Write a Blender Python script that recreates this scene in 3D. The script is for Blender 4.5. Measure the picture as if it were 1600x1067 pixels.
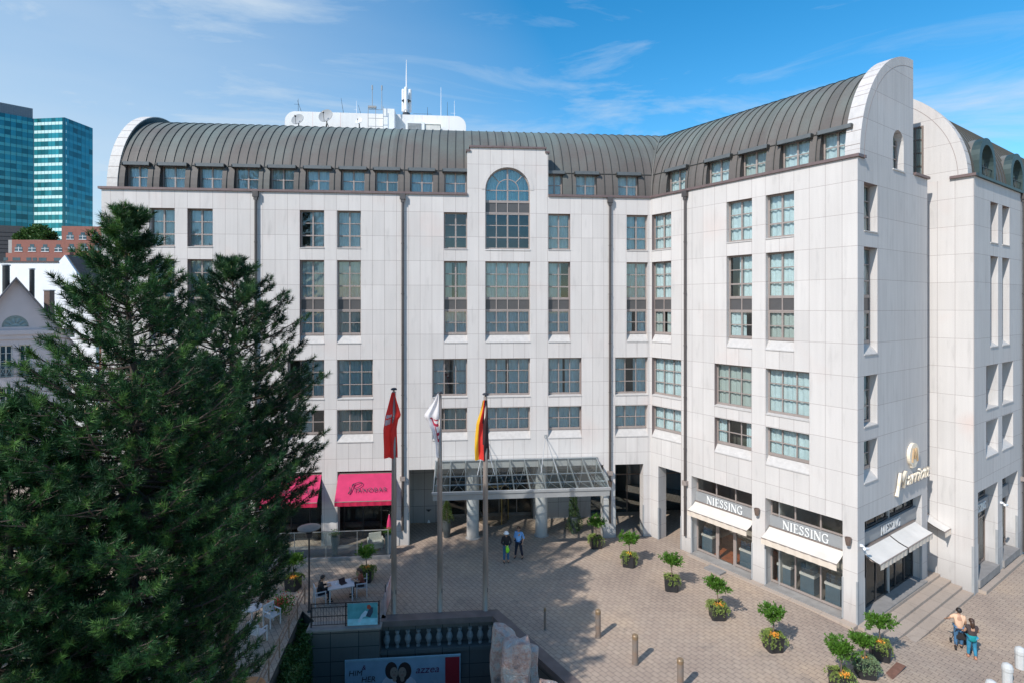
import bpy, bmesh, math, random
import numpy as np
from mathutils import Matrix, Vector
from mathutils.geometry import tessellate_polygon
R = math.radians
PI = math.pi
scene = bpy.context.scene
col = scene.collection
for o in list(bpy.data.objects):
    bpy.data.objects.remove(o)

# ------------------------------------------------------------------ camera
EYE = 14.3
cam = bpy.data.cameras.new('camera')
cam.sensor_width = 36
cam.lens = 875 / 1600 * 36
cam.shift_y = -55.7 / 1600
cam.clip_start = .3
cam.clip_end = 6000
camo = bpy.data.objects.new('camera', cam)
camo.location = (0, 0, EYE)
camo.rotation_euler = (R(90), 0, 0)
col.objects.link(camo)
scene.camera = camo

# ------------------------------------------------------------------ light
SUN_ELEV, SUN_AZ = 41.5, 47.5          # shadows fall towards +x +y
sd = Vector((math.cos(R(SUN_AZ)) * math.cos(R(SUN_ELEV)), math.sin(R(SUN_AZ)) * math.cos(R(SUN_ELEV)), -math.sin(R(SUN_ELEV))))
sl = bpy.data.lights.new('sun', 'SUN')
sl.energy = 4.9
sl.angle = R(.55)
sl.color = (1, .955, .89)
so = bpy.data.objects.new('sun', sl)
so.rotation_euler = sd.to_track_quat('-Z', 'Y').to_euler()
so.location = (-40, -40, 60)
col.objects.link(so)

world = bpy.data.worlds.new('World')
scene.world = world
world.use_nodes = True
nt = world.node_tree
nt.nodes.clear()
N = nt.nodes.new
L = nt.links.new
wo = N('ShaderNodeOutputWorld')
bg = N('ShaderNodeBackground')
bg.inputs['Strength'].default_value = .128
sky = N('ShaderNodeTexSky')
sky.sky_type = 'NISHITA'
sky.sun_disc = False
sky.sun_elevation = R(SUN_ELEV)
sky.sun_rotation = R(270 - SUN_AZ)
sky.air_density = 1.1
sky.dust_density = .35
sky.ozone_density = 3.0
hs = N('ShaderNodeHueSaturation')
hs.inputs['Saturation'].default_value = 1.4
hs.inputs['Hue'].default_value = .492
hs.inputs['Value'].default_value = 1.5
L(sky.outputs[0], hs.inputs['Color'])
tc = N('ShaderNodeTexCoord')
mp = N('ShaderNodeMapping')
mp.inputs['Rotation'].default_value = (R(10), R(-24), R(15))
mp.inputs['Scale'].default_value = (1.3, 1.6, 6.5)
L(tc.outputs['Generated'], mp.inputs['Vector'])
n1 = N('ShaderNodeTexNoise')
n1.inputs['Scale'].default_value = 1.5
n1.inputs['Detail'].default_value = 9
n1.inputs['Roughness'].default_value = .62
n1.inputs['Distortion'].default_value = .7
L(mp.outputs[0], n1.inputs['Vector'])
r1 = N('ShaderNodeValToRGB')
r1.color_ramp.elements[0].position = .50
r1.color_ramp.elements[1].position = .78
L(n1.outputs['Fac'], r1.inputs['Fac'])
# a thin veil low in the sky towards the left (west)
dt = N('ShaderNodeVectorMath')
dt.operation = 'DOT_PRODUCT'
dt.inputs[1].default_value = Vector((-.93, .55, -.45))[:]
L(tc.outputs['Generated'], dt.inputs[0])
mr = N('ShaderNodeMapRange')
mr.inputs['From Min'].default_value = .25
mr.inputs['From Max'].default_value = 1.05
mr.inputs['To Max'].default_value = .85
L(dt.outputs['Value'], mr.inputs['Value'])
n2 = N('ShaderNodeTexNoise')
n2.inputs['Scale'].default_value = 1.1
n2.inputs['Detail'].default_value = 6
L(mp.outputs[0], n2.inputs['Vector'])
m2 = N('ShaderNodeMath')
m2.operation = 'MULTIPLY_ADD'
m2.inputs[1].default_value = .9
m2.inputs[2].default_value = .5
L(n2.outputs['Fac'], m2.inputs[0])
m3 = N('ShaderNodeMath')
m3.operation = 'MULTIPLY'
L(m2.outputs[0], m3.inputs[0])
L(mr.outputs[0], m3.inputs[1])
m4 = N('ShaderNodeMath')
m4.operation = 'MULTIPLY'
m4.inputs[1].default_value = .8
L(r1.outputs['Color'], m4.inputs[0])
m5 = N('ShaderNodeMath')
m5.operation = 'ADD'
m5.use_clamp = True
L(m3.outputs[0], m5.inputs[0])
L(m4.outputs[0], m5.inputs[1])
mx = N('ShaderNodeMix')
mx.data_type = 'RGBA'
mx.inputs['B'].default_value = (5.0, 5.9, 6.8, 1)
L(m5.outputs[0], mx.inputs['Factor'])
L(hs.outputs[0], mx.inputs['A'])
L(mx.outputs['Result'], bg.inputs['Color'])
L(bg.outputs[0], wo.inputs['Surface'])

vs = scene.view_settings
vs.view_transform = 'Standard'
vs.look = 'None'
vs.exposure = 0
vs.gamma = 1
scene.render.engine = 'CYCLES'
scene.cycles.max_bounces = 6
scene.cycles.transparent_max_bounces = 12
scene.cycles.use_denoising = True

# ------------------------------------------------------------------ helpers
CX, HZ, FP = 800., 477.8, 875.


def G(px, py, z=0.):
    "ground point seen at a pixel of the 1600 px photograph"
    Y = FP * (EYE - z) / (py - HZ)
    return Vector(((px - CX) / FP * Y, Y, z))


def at(px, py, Y):
    return Vector(((px - CX) / FP * Y, Y, EYE - (py - HZ) / FP * Y))


MATS = {}


def newmat(name):
    m = bpy.data.materials.new(name)
    m.use_nodes = True
    t = m.node_tree
    b = t.nodes['Principled BSDF']
    MATS[name] = m
    return m, t, b


def setspec(b, v):
    b.inputs['Specular IOR Level'].default_value = v


def mat(name, c, rough=.6, metal=0., var=.12, scale=3., bump=0., spec=.5, bscale=None, c2=None, trans=None, stretch=(1, 1, 1)):
    m, t, b = newmat(name)
    b.inputs['Roughness'].default_value = rough
    b.inputs['Metallic'].default_value = metal
    setspec(b, spec)
    tc = t.nodes.new('ShaderNodeTexCoord')
    mp = t.nodes.new('ShaderNodeMapping')
    mp.inputs['Scale'].default_value = stretch
    t.links.new(tc.outputs['Object'], mp.inputs[0])
    n = t.nodes.new('ShaderNodeTexNoise')
    n.inputs['Scale'].default_value = scale
    n.inputs['Detail'].default_value = 6
    n.inputs['Roughness'].default_value = .6
    t.links.new(mp.outputs[0], n.inputs['Vector'])
    r = t.nodes.new('ShaderNodeMapRange')
    r.inputs['From Min'].default_value = .3
    r.inputs['From Max'].default_value = .7
    t.links.new(n.outputs['Fac'], r.inputs['Value'])
    mx = t.nodes.new('ShaderNodeMix')
    mx.data_type = 'RGBA'
    if c2 is None:
        mx.inputs['A'].default_value = (*[x * (1 - var) for x in c], 1)
        mx.inputs['B'].default_value = (*[min(1, x * (1 + var)) for x in c], 1)
    else:
        mx.inputs['A'].default_value = (*c, 1)
        mx.inputs['B'].default_value = (*c2, 1)
    t.links.new(r.outputs[0], mx.inputs['Factor'])
    t.links.new(mx.outputs['Result'], b.inputs['Base Color'])
    if bump:
        n2 = t.nodes.new('ShaderNodeTexNoise')
        n2.inputs['Scale'].default_value = bscale or scale * 6
        n2.inputs['Detail'].default_value = 4
        t.links.new(mp.outputs[0], n2.inputs['Vector'])
        bp = t.nodes.new('ShaderNodeBump')
        bp.inputs['Strength'].default_value = bump
        bp.inputs['Distance'].default_value = .02
        t.links.new(n2.outputs['Fac'], bp.inputs['Height'])
        t.links.new(bp.outputs[0], b.inputs['Normal'])
    if trans:
        tr = t.nodes.new('ShaderNodeBsdfTranslucent')
        t.links.new(mx.outputs['Result'], tr.inputs['Color'])
        ms = t.nodes.new('ShaderNodeMixShader')
        ms.inputs[0].default_value = trans
        t.links.new(b.outputs[0], ms.inputs[1])
        t.links.new(tr.outputs[0], ms.inputs[2])
        t.links.new(ms.outputs[0], t.nodes['Material Output'].inputs['Surface'])
    return m


def stone(name, c, pu, ou, pz=1.467, oz=19.92, joint=(.25, .20, .19), jw=.014, streak=.0, pink=.5):
    "granite slabs on a stack-bond grid of fine joints"
    m, t, b = newmat(name)
    Nn = t.nodes.new
    Ln = t.links.new
    b.inputs['Roughness'].default_value = .72
    setspec(b, .3)
    tc = Nn('ShaderNodeTexCoord')
    sp = Nn('ShaderNodeSeparateXYZ')
    Ln(tc.outputs['Object'], sp.inputs[0])

    def math_(op, a, bb=None):
        n = Nn('ShaderNodeMath')
        n.operation = op
        for i, v in enumerate((a, bb)):
            if v is None:
                continue
            if isinstance(v, (int, float)):
                n.inputs[i].default_value = v
            else:
                Ln(v, n.inputs[i])
        return n.outputs[0]
    us = math_('DIVIDE', math_('SUBTRACT', sp.outputs['X'], ou), pu)
    zs = math_('DIVIDE', math_('SUBTRACT', sp.outputs['Z'], oz), pz)

    def dist(v, p):
        f = math_('FRACT', v)
        g = math_('SUBTRACT', 1.0, f)
        return math_('MULTIPLY', math_('MINIMUM', f, g), p)
    d = math_('MINIMUM', dist(us, pu), dist(zs, pz))
    jm = math_('LESS_THAN', d, jw / 2)
    cb = Nn('ShaderNodeCombineXYZ')
    Ln(math_('FLOOR', us), cb.inputs[0])
    Ln(math_('FLOOR', zs), cb.inputs[1])
    wn = Nn('ShaderNodeTexWhiteNoise')
    wn.noise_dimensions = '3D'
    Ln(cb.outputs[0], wn.inputs['Vector'])
    n = Nn('ShaderNodeTexNoise')
    n.inputs['Scale'].default_value = 30
    n.inputs['Detail'].default_value = 4
    Ln(tc.outputs['Object'], n.inputs['Vector'])
    n2 = Nn('ShaderNodeTexNoise')
    n2.inputs['Scale'].default_value = .35
    n2.inputs['Detail'].default_value = 5
    Ln(tc.outputs['Object'], n2.inputs['Vector'])
    # value = 1 + per panel + speckle
    v = math_('ADD', math_('MULTIPLY', wn.outputs['Value'], .08), .885)
    v = math_('ADD', v, math_('MULTIPLY', math_('SUBTRACT', n.outputs['Fac'], .5), .22))
    v = math_('ADD', v, math_('MULTIPLY', math_('SUBTRACT', n2.outputs['Fac'], .5), .16))
    # vertical weather streaks
    mp = Nn('ShaderNodeMapping')
    mp.inputs['Scale'].default_value = (5, 5, .22)
    Ln(tc.outputs['Object'], mp.inputs[0])
    n3 = Nn('ShaderNodeTexNoise')
    n3.inputs['Scale'].default_value = 1.0
    n3.inputs['Detail'].default_value = 5
    Ln(mp.outputs[0], n3.inputs['Vector'])
    v = math_('ADD', v, math_('MULTIPLY', math_('SUBTRACT', n3.outputs['Fac'],   .55), .16 + streak))
    # splash grime low on the walls and faint run-off marks, in patches
    gr = Nn('ShaderNodeMapRange')
    gr.inputs['From Min'].default_value = 1.3
    gr.inputs['From Max'].default_value = -.2
    gr.inputs['To Max'].default_value = .26
    Ln(sp.outputs['Z'], gr.inputs['Value'])
    v = math_('SUBTRACT', v, math_('MULTIPLY', gr.outputs[0], math_('ADD', n3.outputs['Fac'], n2.outputs['Fac'])))
    rn = Nn('ShaderNodeMapRange')
    rn.inputs['From Min'].default_value = .58
    rn.inputs['From Max'].default_value = .75
    rn.inputs['To Max'].default_value = .13
    mpr = Nn('ShaderNodeMapping')
    mpr.inputs['Scale'].default_value = (3.2, 3.2, .55)
    mpr.inputs['Location'].default_value = (3, 1, 9)
    Ln(tc.outputs['Object'], mpr.inputs[0])
    n6 = Nn('ShaderNodeTexNoise')
    n6.inputs['Scale'].default_value = 1.0
    n6.inputs['Detail'].default_value = 6
    Ln(mpr.outputs[0], n6.inputs['Vector'])
    Ln(n6.outputs['Fac'], rn.inputs['Value'])
    v = math_('SUBTRACT', v, rn.outputs[0])
    vm = Nn('ShaderNodeVectorMath')
    vm.operation = 'SCALE'
    vm.inputs[0].default_value = c
    Ln(v, vm.inputs['Scale'])
    # pinkish slabs here and there
    pk = Nn('ShaderNodeMapRange')
    pk.inputs['From Min'].default_value = .56
    pk.inputs['From Max'].default_value = .74
    n4 = Nn('ShaderNodeTexNoise')
    n4.inputs['Scale'].default_value = .28
    n4.inputs['Detail'].default_value = 3
    mp4 = Nn('ShaderNodeMapping')
    mp4.inputs['Location'].default_value = (7, 3, 5)
    Ln(tc.outputs['Object'], mp4.inputs[0])
    Ln(mp4.outputs[0], n4.inputs['Vector'])
    Ln(n4.outputs['Fac'], pk.inputs['Value'])
    pm = Nn('ShaderNodeMix')
    pm.data_type = 'RGBA'
    pm.blend_type = 'MULTIPLY'
    pm.inputs['B'].default_value = (1, .86, .82, 1)
    Ln(math_('MULTIPLY', math_('MULTIPLY', pk.outputs[0], pink), math_('ADD', wn.outputs['Value'], .3)), pm.inputs['Factor'])
    Ln(vm.outputs[0], pm.inputs['A'])
    fm = Nn('ShaderNodeMix')
    fm.data_type = 'RGBA'
    fm.inputs['B'].default_value = (*joint, 1)
    Ln(jm, fm.inputs['Factor'])
    Ln(pm.outputs['Result'], fm.inputs['A'])
    Ln(fm.outputs['Result'], b.inputs['Base Color'])
    bp = Nn('ShaderNodeBump')
    bp.inputs['Strength'].default_value = .15
    bp.inputs['Distance'].default_value = .01
    Ln(n.outputs['Fac'], bp.inputs['Height'])
    Ln(bp.outputs[0], b.inputs['Normal'])
    return m


def glassmat(name, tint, refl=.12, rough=.015, gcol=(.9, .97, 1), blend=.25, wob=.03):
    m, t, b = newmat(name)
    t.nodes.remove(b)
    tr = t.nodes.new('ShaderNodeBsdfTransparent')
    tr.inputs[0].default_value = (*tint, 1)
    gl = t.nodes.new('ShaderNodeBsdfGlossy')
    gl.inputs['Color'].default_value = (*gcol, 1)
    gl.inputs['Roughness'].default_value = rough
    fr = t.nodes.new('ShaderNodeLayerWeight')
    fr.inputs['Blend'].default_value = blend
    mr = t.nodes.new('ShaderNodeMapRange')
    mr.inputs['To Min'].default_value = refl
    mr.inputs['To Max'].default_value = 1.0
    t.links.new(fr.outputs['Fresnel'], mr.inputs['Value'])
    # old panes are never perfectly flat
    tc = t.nodes.new('ShaderNodeTexCoord')
    n = t.nodes.new('ShaderNodeTexNoise')
    n.inputs['Scale'].default_value = 1.1
    t.links.new(tc.outputs['Object'], n.inputs['Vector'])
    bp = t.nodes.new('ShaderNodeBump')
    bp.inputs['Strength'].default_value = wob
    bp.inputs['Distance'].default_value = .05
    t.links.new(n.outputs['Fac'], bp.inputs['Height'])
    t.links.new(bp.outputs[0], gl.inputs['Normal'])
    ms = t.nodes.new('ShaderNodeMixShader')
    t.links.new(mr.outputs[0], ms.inputs[0])
    t.links.new(tr.outputs[0], ms.inputs[1])
    t.links.new(gl.outputs[0], ms.inputs[2])
    t.links.new(ms.outputs[0], t.nodes['Material Output'].inputs['Surface'])
    return m


class MB:
    def __init__(s):
        s.v = []
        s.f = []
        s.m = []

    def add(s, vs, fs, mi=0):
        n = len(s.v)
        s.v += [tuple(p) for p in vs]
        s.f += [tuple(i + n for i in f) for f in fs]
        s.m += [mi] * len(fs)
        return s

    def quad(s, a, b, c, d, mi=0):
        return s.add([a, b, c, d], [(0, 1, 2, 3)], mi)

    def box(s, x0, x1, y0, y1, z0, z1, mi=0, rot=0, bev=0):
        if x0 > x1: x0, x1 = x1, x0
        if y0 > y1: y0, y1 = y1, y0
        P = [(x0, y0, z0), (x1, y0, z0), (x1, y1, z0), (x0, y1, z0), (x0, y0, z1), (x1, y0, z1), (x1, y1, z1), (x0, y1, z1)]
        if rot:
            cx, cy = (x0 + x1) / 2, (y0 + y1) / 2
            c, n = math.cos(rot), math.sin(rot)
            P = [(cx + (x - cx) * c - (y - cy) * n, cy + (x - cx) * n + (y - cy) * c, z) for x, y, z in P]
        return s.add(P, [(0, 3, 2, 1), (4, 5, 6, 7), (0, 1, 5, 4), (1, 2, 6, 5), (2, 3, 7, 6), (3, 0, 4, 7)], mi)

    def tube(s, p0, p1, r0, r1=None, n=8, mi=0, cap=True):
        return s.chain([p0, p1], [r0, r0 if r1 is None else r1], n, mi, cap)

    def chain(s, pts, rs, n=8, mi=0, cap=True):
        pts = [Vector(p) for p in pts]
        base = len(s.v)
        up = Vector((0, 0, 1))
        prev = None
        for i, p in enumerate(pts):
            d = (pts[min(i + 1, len(pts) - 1)] - pts[max(i - 1, 0)]).normalized()
            if prev is None:
                a = d.cross(up)
                if a.length < 1e-3:
                    a = Vector((1, 0, 0))
                a.normalize()
            else:
                a = (prev - d * prev.dot(d)).normalized()
            prev = a
            b = d.cross(a)
            for k in range(n):
                t = 2 * PI * k / n
                q = p + (a * math.cos(t) + b * math.sin(t)) * rs[i]
                s.v.append(tuple(q))
        for i in range(len(pts) - 1):
            for k in range(n):
                a0 = base + i * n + k
                a1 = base + i * n + (k + 1) % n
                s.f.append((a0, a1, a1 + n, a0 + n))
                s.m.append(mi)
        if cap:
            s.f.append(tuple(base + k for k in range(n))[::-1])
            s.m.append(mi)
            s.f.append(tuple(base + (len(pts) - 1) * n + k for k in range(n)))
            s.m.append(mi)
        return s

    def lathe(s, prof, c=(0, 0, 0), n=16, mi=0):
        base = len(s.v)
        for r, z in prof:
            for k in range(n):
                t = 2 * PI * k / n
                s.v.append((c[0] + r * math.cos(t), c[1] + r * math.sin(t), c[2] + z))
        for i in range(len(prof) - 1):
            for k in range(n):
                a0 = base + i * n + k
                a1 = base + i * n + (k + 1) % n
                s.f.append((a0, a1, a1 + n, a0 + n))
                s.m.append(mi)
        s.f.append(tuple(base + k for k in range(n))[::-1])
        s.m.append(mi)
        s.f.append(tuple(base + (len(prof) - 1) * n + k for k in range(n)))
        s.m.append(mi)
        return s

    def plate(s, loops, y0, y1, mi=0, mside=None):
        "outline (and holes) in x,z, extruded from y0 to y1"
        tri = tessellate_polygon([[Vector((x, z, 0)) for x, z in lp] for lp in loops])
        flat = [p for lp in loops for p in lp]
        s.add([(x, y0, z) for x, z in flat], [t for t in tri], mi)
        s.add([(x, y1, z) for x, z in flat], [t[::-1] for t in tri], mi)
        for lp in loops:
            n = len(lp)
            s.add([(x, y0, z) for x, z in lp] + [(x, y1, z) for x, z in lp],
                  [(i, (i + 1) % n, (i + 1) % n + n, i + n) for i in range(n)], mi if mside is None else mside)
        return s

    def build(s, name, mats, parent=None, M=None, smooth=False, **kw):
        me = bpy.data.meshes.new(name)
        me.from_pydata(s.v, [], s.f)
        if not isinstance(mats, (list, tuple)):
            mats = [mats]
        for m in mats:
            me.materials.append(m)
        if len(mats) > 1:
            me.polygons.foreach_set('material_index', s.m)
        if smooth:
            me.polygons.foreach_set('use_smooth', [True] * len(s.f))
        bm = bmesh.new()
        bm.from_mesh(me)
        bmesh.ops.recalc_face_normals(bm, faces=bm.faces)
        bm.to_mesh(me)
        bm.free()
        me.update()
        return place(name, me, parent, M, **kw)


WM = {}


def place(name, data, parent=None, M=None, label=None, cat=None, group=None, kind=None):
    o = bpy.data.objects.new(name, data)
    col.objects.link(o)
    M = Matrix.Identity(4) if M is None else M
    WM[o.name] = M
    if parent is not None:
        o.parent = parent
        o.matrix_basis = WM[parent.name].inverted() @ M
    else:
        o.matrix_basis = M
    if label: o['label'] = label
    if cat: o['category'] = cat
    if group: o['group'] = group
    if kind: o['kind'] = kind
    return o


def thing(name, M, label, cat, group=None):
    return place(name, None, None, M, label, cat, group)


def copy_tree(o, M, label=None, group=None):
    c = o.copy()
    col.objects.link(c)
    c.matrix_basis = M
    WM[c.name] = M
    if label: c['label'] = label
    if group: c['group'] = group
    for ch in list(o.children):
        d = ch.copy()
        col.objects.link(d)
        d.parent = c
        for g in list(ch.children):
            e = g.copy()
            col.objects.link(e)
            e.parent = d
    return c


def T(x, y, z): return Matrix.Translation((x, y, z))
def RZ(a): return Matrix.Rotation(a, 4, 'Z')
def RX(a): return Matrix.Rotation(a, 4, 'X')
def RY(a): return Matrix.Rotation(a, 4, 'Y')


def text(body, size, M, name, m, parent, ext=.01, shear=0., align='CENTER', sx=1., sp=1., **kw):
    cu = bpy.data.curves.new(name, 'FONT')
    cu.body = body
    cu.size = size
    cu.extrude = ext
    cu.shear = shear
    cu.align_x = align
    cu.resolution_u = 3
    cu.space_character = sp
    ob = bpy.data.objects.new('tmp', cu)
    col.objects.link(ob)
    dg = bpy.context.evaluated_depsgraph_get()
    me = bpy.data.meshes.new_from_object(ob.evaluated_get(dg))
    bpy.data.objects.remove(ob)
    # text lies in x,y -> stand it up in x,z facing -y
    for v in me.vertices:
        v.co = Vector((v.co.x * sx, -v.co.z, v.co.y))
    me.materials.clear()
    me.materials.append(m)
    return place(name, me, parent, M, **kw)


# ------------------------------------------------------------------ frames
A_M, A_W, A_S = R(5.1), R(-55), R(35)
MM = T(8.62, 34.85, 0) @ RZ(A_M)              # main front: x right along wall, y into building
MW = T(8.62, 34.85, 0) @ RZ(A_W)              # wing front
MS = T(15.47, 25.067, 0) @ RZ(A_S)            # end face of the wing
FX, FY = 23.71, 28.735
MS2 = T(FX, FY, 0) @ RZ(A_S)                  # side block street front
MW2 = T(FX, FY, 0) @ RZ(A_W)                  # side block, face towards the plaza

# ------------------------------------------------------------------ materials
GRAN = (.605, .570, .545)
st_main = stone('granite cladding front', (.64, .60, .573), .7015, -.155)
st_wing = stone('granite cladding wing', GRAN, .745, .11)
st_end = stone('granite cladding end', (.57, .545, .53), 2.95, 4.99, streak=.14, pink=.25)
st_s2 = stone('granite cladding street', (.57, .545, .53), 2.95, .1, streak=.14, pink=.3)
st_w2 = stone('granite cladding side', GRAN, .78, -.02, pink=.9)
st_plain = mat('granite plain', (.56, .53, .50), .7, var=.08, scale=6, bump=.1)
st_sill = mat('granite sill', (.47, .445, .425), .75, var=.1, scale=5)
bronze = mat('bronze aluminium frame', (.25, .20, .175), .42, metal=.35, var=.08)
bronze_l = mat('light bronze frame', (.33, .275, .25), .45, metal=.2, var=.08)
coping = mat('red brown coping metal', (.17, .12, .115), .5, metal=.3, var=.15)
spand = mat('dark spandrel panel', (.085, .08, .08), .35, var=.06)
dkmetal = mat('dark grey metal', (.07, .07, .075), .4, metal=.6, var=.1)
pipe_m = mat('zinc brown pipe', (.11, .095, .09), .45, metal=.5, var=.15)
curt = mat('sheer curtain', (.90, .92, .91), .9, var=.10, trans=.35)
curt2 = mat('beige curtain', (.62, .60, .55), .9, var=.05, trans=.25)
glass = glassmat('window glass', (.80, .91, .92), .07)
glass_dk = glassmat('dark shop glass', (.84, .84, .82), .03, blend=.22)
glass_cl = glassmat('clear glass', (.86, .92, .92), .07)
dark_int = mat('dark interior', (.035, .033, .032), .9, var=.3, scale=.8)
room = mat('dark room backing', (.10, .085, .07), .9, var=.4, scale=.6)
white_p = mat('white render', (.74, .75, .77), .8, var=.05, scale=1.2)
white_m = mat('white painted metal', (.75, .75, .76), .4, var=.05)
grey_m = mat('grey painted metal', (.30, .31, .32), .75, metal=0, var=.08)
black_p = mat('black planter', (.022, .022, .024), .45, var=.2)

# copper roof: brown with green patina towards the top and in patches
def roofmat(name, lo, hi, zc, green=.6):
    m, t, b = newmat(name)
    Nn = t.nodes.new
    Ln = t.links.new
    b.inputs['Roughness'].default_value = .62
    setspec(b, .3)
    tc = Nn('ShaderNodeTexCoord')
    sp = Nn('ShaderNodeSeparateXYZ')
    Ln(tc.outputs['Object'], sp.inputs[0])
    n = Nn('ShaderNodeTexNoise')
    n.inputs['Scale'].default_value = .45
    n.inputs['Detail'].default_value = 7
    Ln(tc.outputs['Object'], n.inputs['Vector'])
    mr = Nn('ShaderNodeMapRange')
    mr.inputs['From Min'].default_value = zc
    mr.inputs['From Max'].default_value = zc + 5
    Ln(sp.outputs['Z'], mr.inputs['Value'])
    ad = Nn('ShaderNodeMath')
    ad.operation = 'MULTIPLY_ADD'
    ad.inputs[1].default_value = 1.5
    ad.inputs[2].default_value = -1.15 + green * .6
    Ln(n.outputs['Fac'], ad.inputs[0])
    a2 = Nn('ShaderNodeMath')
    a2.operation = 'ADD'
    a2.use_clamp = True
    Ln(ad.outputs[0], a2.inputs[0])
    Ln(mr.outputs[0], a2.inputs[1])
    # each tray its own shade
    fl = Nn('ShaderNodeMath')
    fl.operation = 'DIVIDE'
    fl.inputs[1].default_value = .55
    Ln(sp.outputs['X'], fl.inputs[0])
    f2 = Nn('ShaderNodeMath')
    f2.operation = 'FLOOR'
    Ln(fl.outputs[0], f2.inputs[0])
    wn = Nn('ShaderNodeTexWhiteNoise')
    wn.noise_dimensions = '1D'
    Ln(f2.outputs[0], wn.inputs['W'])
    mx = Nn('ShaderNodeMix')
    mx.data_type = 'RGBA'
    mx.inputs['A'].default_value = (*lo, 1)
    mx.inputs['B'].default_value = (*hi, 1)
    Ln(a2.outputs[0], mx.inputs['Factor'])
    # fine mottling
    n2 = Nn('ShaderNodeTexNoise')
    n2.inputs['Scale'].default_value = 9
    n2.inputs['Detail'].default_value = 5
    Ln(tc.outputs['Object'], n2.inputs['Vector'])
    v = Nn('ShaderNodeMath')
    v.operation = 'MULTIPLY_ADD'
    v.inputs[1].default_value = .22
    v.inputs[2].default_value = .78
    Ln(wn.outputs['Value'], v.inputs[0])
    v2 = Nn('ShaderNodeMath')
    v2.operation = 'MULTIPLY_ADD'
    v2.inputs[1].default_value = .25
    Ln(n2.outputs['Fac'], v2.inputs[0])
    Ln(v.outputs[0], v2.inputs[2])
    vm = Nn('ShaderNodeVectorMath')
    vm.operation = 'SCALE'
    Ln(mx.outputs['Result'], vm.inputs[0])
    Ln(v2.outputs[0], vm.inputs['Scale'])
    Ln(vm.outputs[0], b.inputs['Base Color'])
    return m


roof_m = roofmat('weathered copper', (.118, .104, .095), (.14, .182, .167), 22.8, .6)
seam_m = mat('standing seam', (.05, .05, .045), .5, metal=.2, var=.1)
dorm_m = mat('dormer copper', (.062, .055, .053), .5, metal=.2, var=.15, scale=1)
dorm_g = mat('dark green copper', (.035, .06, .06), .5, metal=.2, var=.15)
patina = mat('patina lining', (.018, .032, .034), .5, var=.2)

hood_m = mat('blind box metal', (.12, .13, .135), .5, metal=.2, var=.1)

hotel = thing('hotel', MM, 'large granite clad hotel with copper barrel roof around the paved forecourt', 'building')

# ------------------------------------------------------------------ walls
def wall(M, u0, u1, z0, z1, ops, m, name='wall', arch=None, lip=True):
    """ops: (u0,u1,z0,z1,depth,slope). arch: (u0,u1,z0,spring,depth)"""
    b = MB()
    rects = [(o[0], o[1], o[2] - o[5], o[3]) for o in ops]
    if arch:
        r = (arch[1] - arch[0]) / 2
        rects.append((arch[0], arch[1], arch[2], z1 + 1))
    us = sorted({u0, u1} | {v for r_ in rects for v in r_[:2] if u0 < v < u1})
    zs = sorted({z0, z1} | {v for r_ in rects for v in r_[2:] if z0 < v < z1})
    for i in range(len(us) - 1):
        k = 0
        while k < len(zs) - 1:
            a, c = (us[i] + us[i + 1]) / 2, (zs[k] + zs[k + 1]) / 2
            if not any(r_[0] < a < r_[1] and r_[2] < c < r_[3] for r_ in rects):
                b.quad((us[i], 0, zs[k]), (us[i + 1], 0, zs[k]), (us[i + 1], 0, zs[k + 1]), (us[i], 0, zs[k + 1]))
            k += 1
    for (a, c, p, q, d, s) in ops:
        b.quad((a, 0, p - s), (a, d, p), (a, d, q), (a, 0, q))
        b.quad((c, 0, p - s), (c, 0, q), (c, d, q), (c, d, p))
        b.quad((a, 0, q), (a, d, q), (c, d, q), (c, 0, q))
        if p > 0:
            b.quad((a, 0, p - s), (c, 0, p - s), (c, d, p), (a, d, p), 1)
            if lip and d > 0:
                b.box(a - .0, c + .0, -.035, 0, p - s - .05, p - s, 1)
    return b.build(name, [m, st_sill], hotel, M)


WD = .30     # window recess
FR = random.Random(5)


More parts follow.
